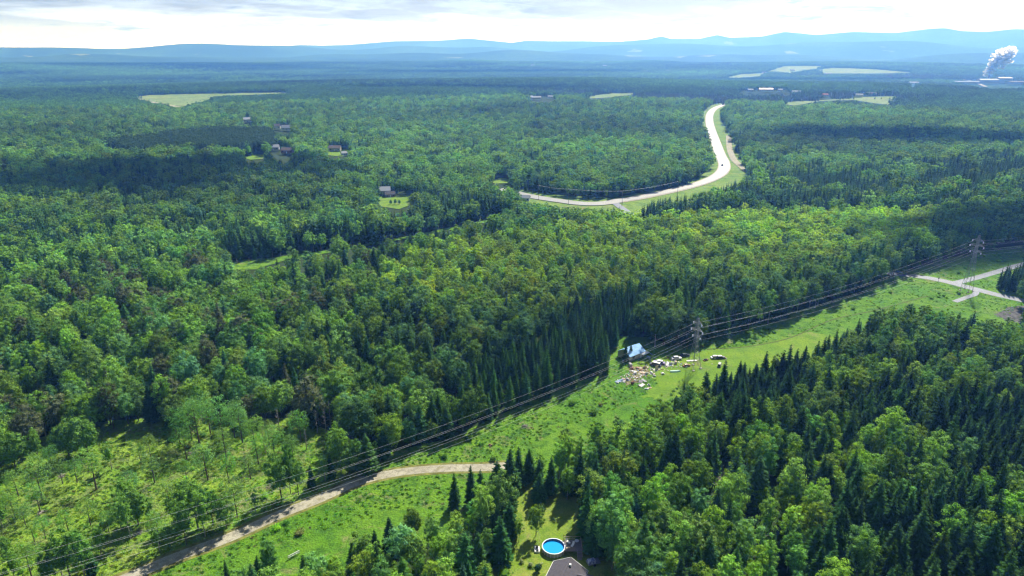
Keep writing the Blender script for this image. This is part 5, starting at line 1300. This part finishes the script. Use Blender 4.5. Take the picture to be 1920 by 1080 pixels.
# ---- the mill at the right edge and its steam
mill = P_('mill_cladding', (.45, .42, .44), .6); 
hs(1850, 158, 0, 120, 50, 22, 28, mill, gsiding, 'large mill hall under the steam plume', 'mill', 6, dz=4)
hs(1880, 157, 0, 90, 50, 30, 36, gsiding, mill, 'tall mill hall right of the plume', 'mill', 5, dz=4)
hs(1905, 160, 0, 110, 50, 16, 20, mill, brown_roof, 'low mill hall at the right edge', 'mill', 6, dz=4)
hs(1810, 158, -12, 150, 36, 10, 14, gsiding, light_roof, 'long pale mill shed left of the plume', 'mill', 7, dz=4)
q = at(1852, 152); ch = empty('mill_chimney', q, 0, 'slim mill chimney at the foot of the steam plume', 'chimney'); dist = q.length
MB().tube((0, 0, 0), (0, 0, 62), 5, 3.4, 14).build('stack', mill, ch); MB().tube((0, 0, 58), (0, 0, 60), 4.4, n=14).build('ring', white, ch)
random.seed(3)
base = q+Vector((0, 0, 60)); kpx = dist/1280
pathp = [(1850, 139, 6), (1853, 134, 9), (1858, 128, 12), (1863, 122, 14), (1869, 116, 16), (1875, 111, 18), (1881, 107, 19), (1888, 103, 18), (1893, 100, 14)]
dx0, dy0, dz0 = ray(1852, 152)
fl = Leafy(77); rs = fl.r
for (u, v, rad) in pathp:
    dx, dy, dz = ray(u, v); t = base.y/dy
    for k in range(int(24+rad*3)):
        d = Vector((rs.gauss(0, 1), rs.gauss(0, 1), rs.gauss(0, 1))).normalized()*rs.uniform(.1, .75)*rad*kpx
        c = Vector((float(dx*t), base.y, float(CAM_H+dz*t)))+d; nn = (SUN+Vector((rs.gauss(0, .45), rs.gauss(0, .45), rs.gauss(0, .45)))).normalized(); a = nn.orthogonal().normalized(); b = nn.cross(a); z = rad*kpx*rs.uniform(.10, .20)
        fl.face([c+(a*math.cos(w_)+b*math.sin(w_))*z*rs.uniform(.7, 1.2) for w_ in (0, 1.05, 2.1, 3.14, 4.2, 5.2)], 1)
sm = bpy.data.materials.new('steam'); sm.use_nodes = True; nt = sm.node_tree; nt.nodes.clear(); df = N(nt, 'ShaderNodeBsdfDiffuse'); df.inputs[0].default_value = (.95, .95, .95, 1); tl = N(nt, 'ShaderNodeBsdfTranslucent'); tl.inputs[0].default_value = (.97, .97, .97, 1)
mx = N(nt, 'ShaderNodeMixShader'); mx.inputs[0].default_value = .8; nt.links.new(df.outputs[0], mx.inputs[1]); nt.links.new(tl.outputs[0], mx.inputs[2])
ou = N(nt, 'ShaderNodeOutputMaterial'); nt.links.new(mx.outputs[0], ou.inputs['Surface'])
pl = bpy.data.objects.new('steam_plume', fl.mesh('steam_plume', [sm])); COL.objects.link(pl)
tag(pl, 'white steam plume drifting right from the distant mill', 'steam plume', kind='stuff')

# ---- clouds overhead: real banks whose shade falls on the woods
cloud_m = bpy.data.materials.new('cloud_vapour'); cloud_m.use_nodes = True; nt = cloud_m.node_tree; nt.nodes.clear(); a_ = N(nt, 'ShaderNodeBsdfDiffuse'); a_.inputs[0].default_value = (.88, .88, .9, 1)
b_ = N(nt, 'ShaderNodeBsdfTransparent'); c_ = N(nt, 'ShaderNodeMixShader'); c_.inputs[0].default_value = .68; d_ = N(nt, 'ShaderNodeOutputMaterial')
nt.links.new(a_.outputs[0], c_.inputs[1]); nt.links.new(b_.outputs[0], c_.inputs[2]); nt.links.new(c_.outputs[0], d_.inputs[0])
def cloud(u, v, rx, ry, alt, seed, rz=0):
    q = at(u, v); c = Vector((q.x, q.y, 0))+SUN*(alt/SUN.z); r = random.Random(seed); bm = bmesh.new()
    for k in range(60):
        t = r.uniform(0, 6.28); d = math.sqrt(r.random()); x_ = rx*d*math.cos(t); y_ = ry*d*math.sin(t); s_ = min((1-.6*d)*min(rx, ry)*r.uniform(.35, .7), 400)
        X = x_*math.cos(rz)-y_*math.sin(rz); Y = x_*math.sin(rz)+y_*math.cos(rz)
        bmesh.ops.create_icosphere(bm, subdivisions=2, radius=1, matrix=Matrix.Translation((X, Y, s_*.15)) @ Matrix.Rotation(rz, 4, 'Z') @ Matrix.Diagonal((s_*min(3, .45*rx/ry+.6), s_, s_*.45, 1)))
    me = bpy.data.meshes.new('cloud'); bm.to_mesh(me); bm.free(); me.materials.append(cloud_m); me.polygons.foreach_set('use_smooth', [True]*len(me.polygons))
    o = bpy.data.objects.new('cloud', me); COL.objects.link(o); o.location = c; tag(o, kind='structure')
cloud(140, 352, 235, 88, 1100, 1, R(10))
cloud(420, 322, 90, 40, 1100, 12, R(10))
cloud(200, 122, 1500, 420, 1500, 2, R(-5))
cloud(900, 137, 900, 200, 1500, 3, R(5))
cloud(1560, 152, 700, 120, 1500, 4, R(0))
cloud(850, 168, 420, 70, 1400, 6, R(0))
cloud(1880, 452, 130, 42, 1000, 7, R(20))
cloud(1730, 275, 190, 70, 1100, 8, R(-8))

# ------------------------------------------------------------------ haze: one closed box of even air
hz = MB().box((0, 0, 130), (32000, 32000, 500))
m = bpy.data.materials.new('haze_air'); m.use_nodes = True; nt = m.node_tree; nt.nodes.clear()
pv = N(nt, 'ShaderNodeVolumePrincipled'); pv.inputs['Color'].default_value = (.13, .35, 1.0, 1); pv.inputs['Density'].default_value = HAZE
pv.inputs['Absorption Color'].default_value = (1, 1, 1, 1); pv.inputs['Anisotropy'].default_value = .35
out = N(nt, 'ShaderNodeOutputMaterial'); nt.links.new(pv.outputs[0], out.inputs['Volume'])
ho = hz.build('haze', [m]); tag(ho, 'thin blue haze lying over the far woods', kind='stuff')
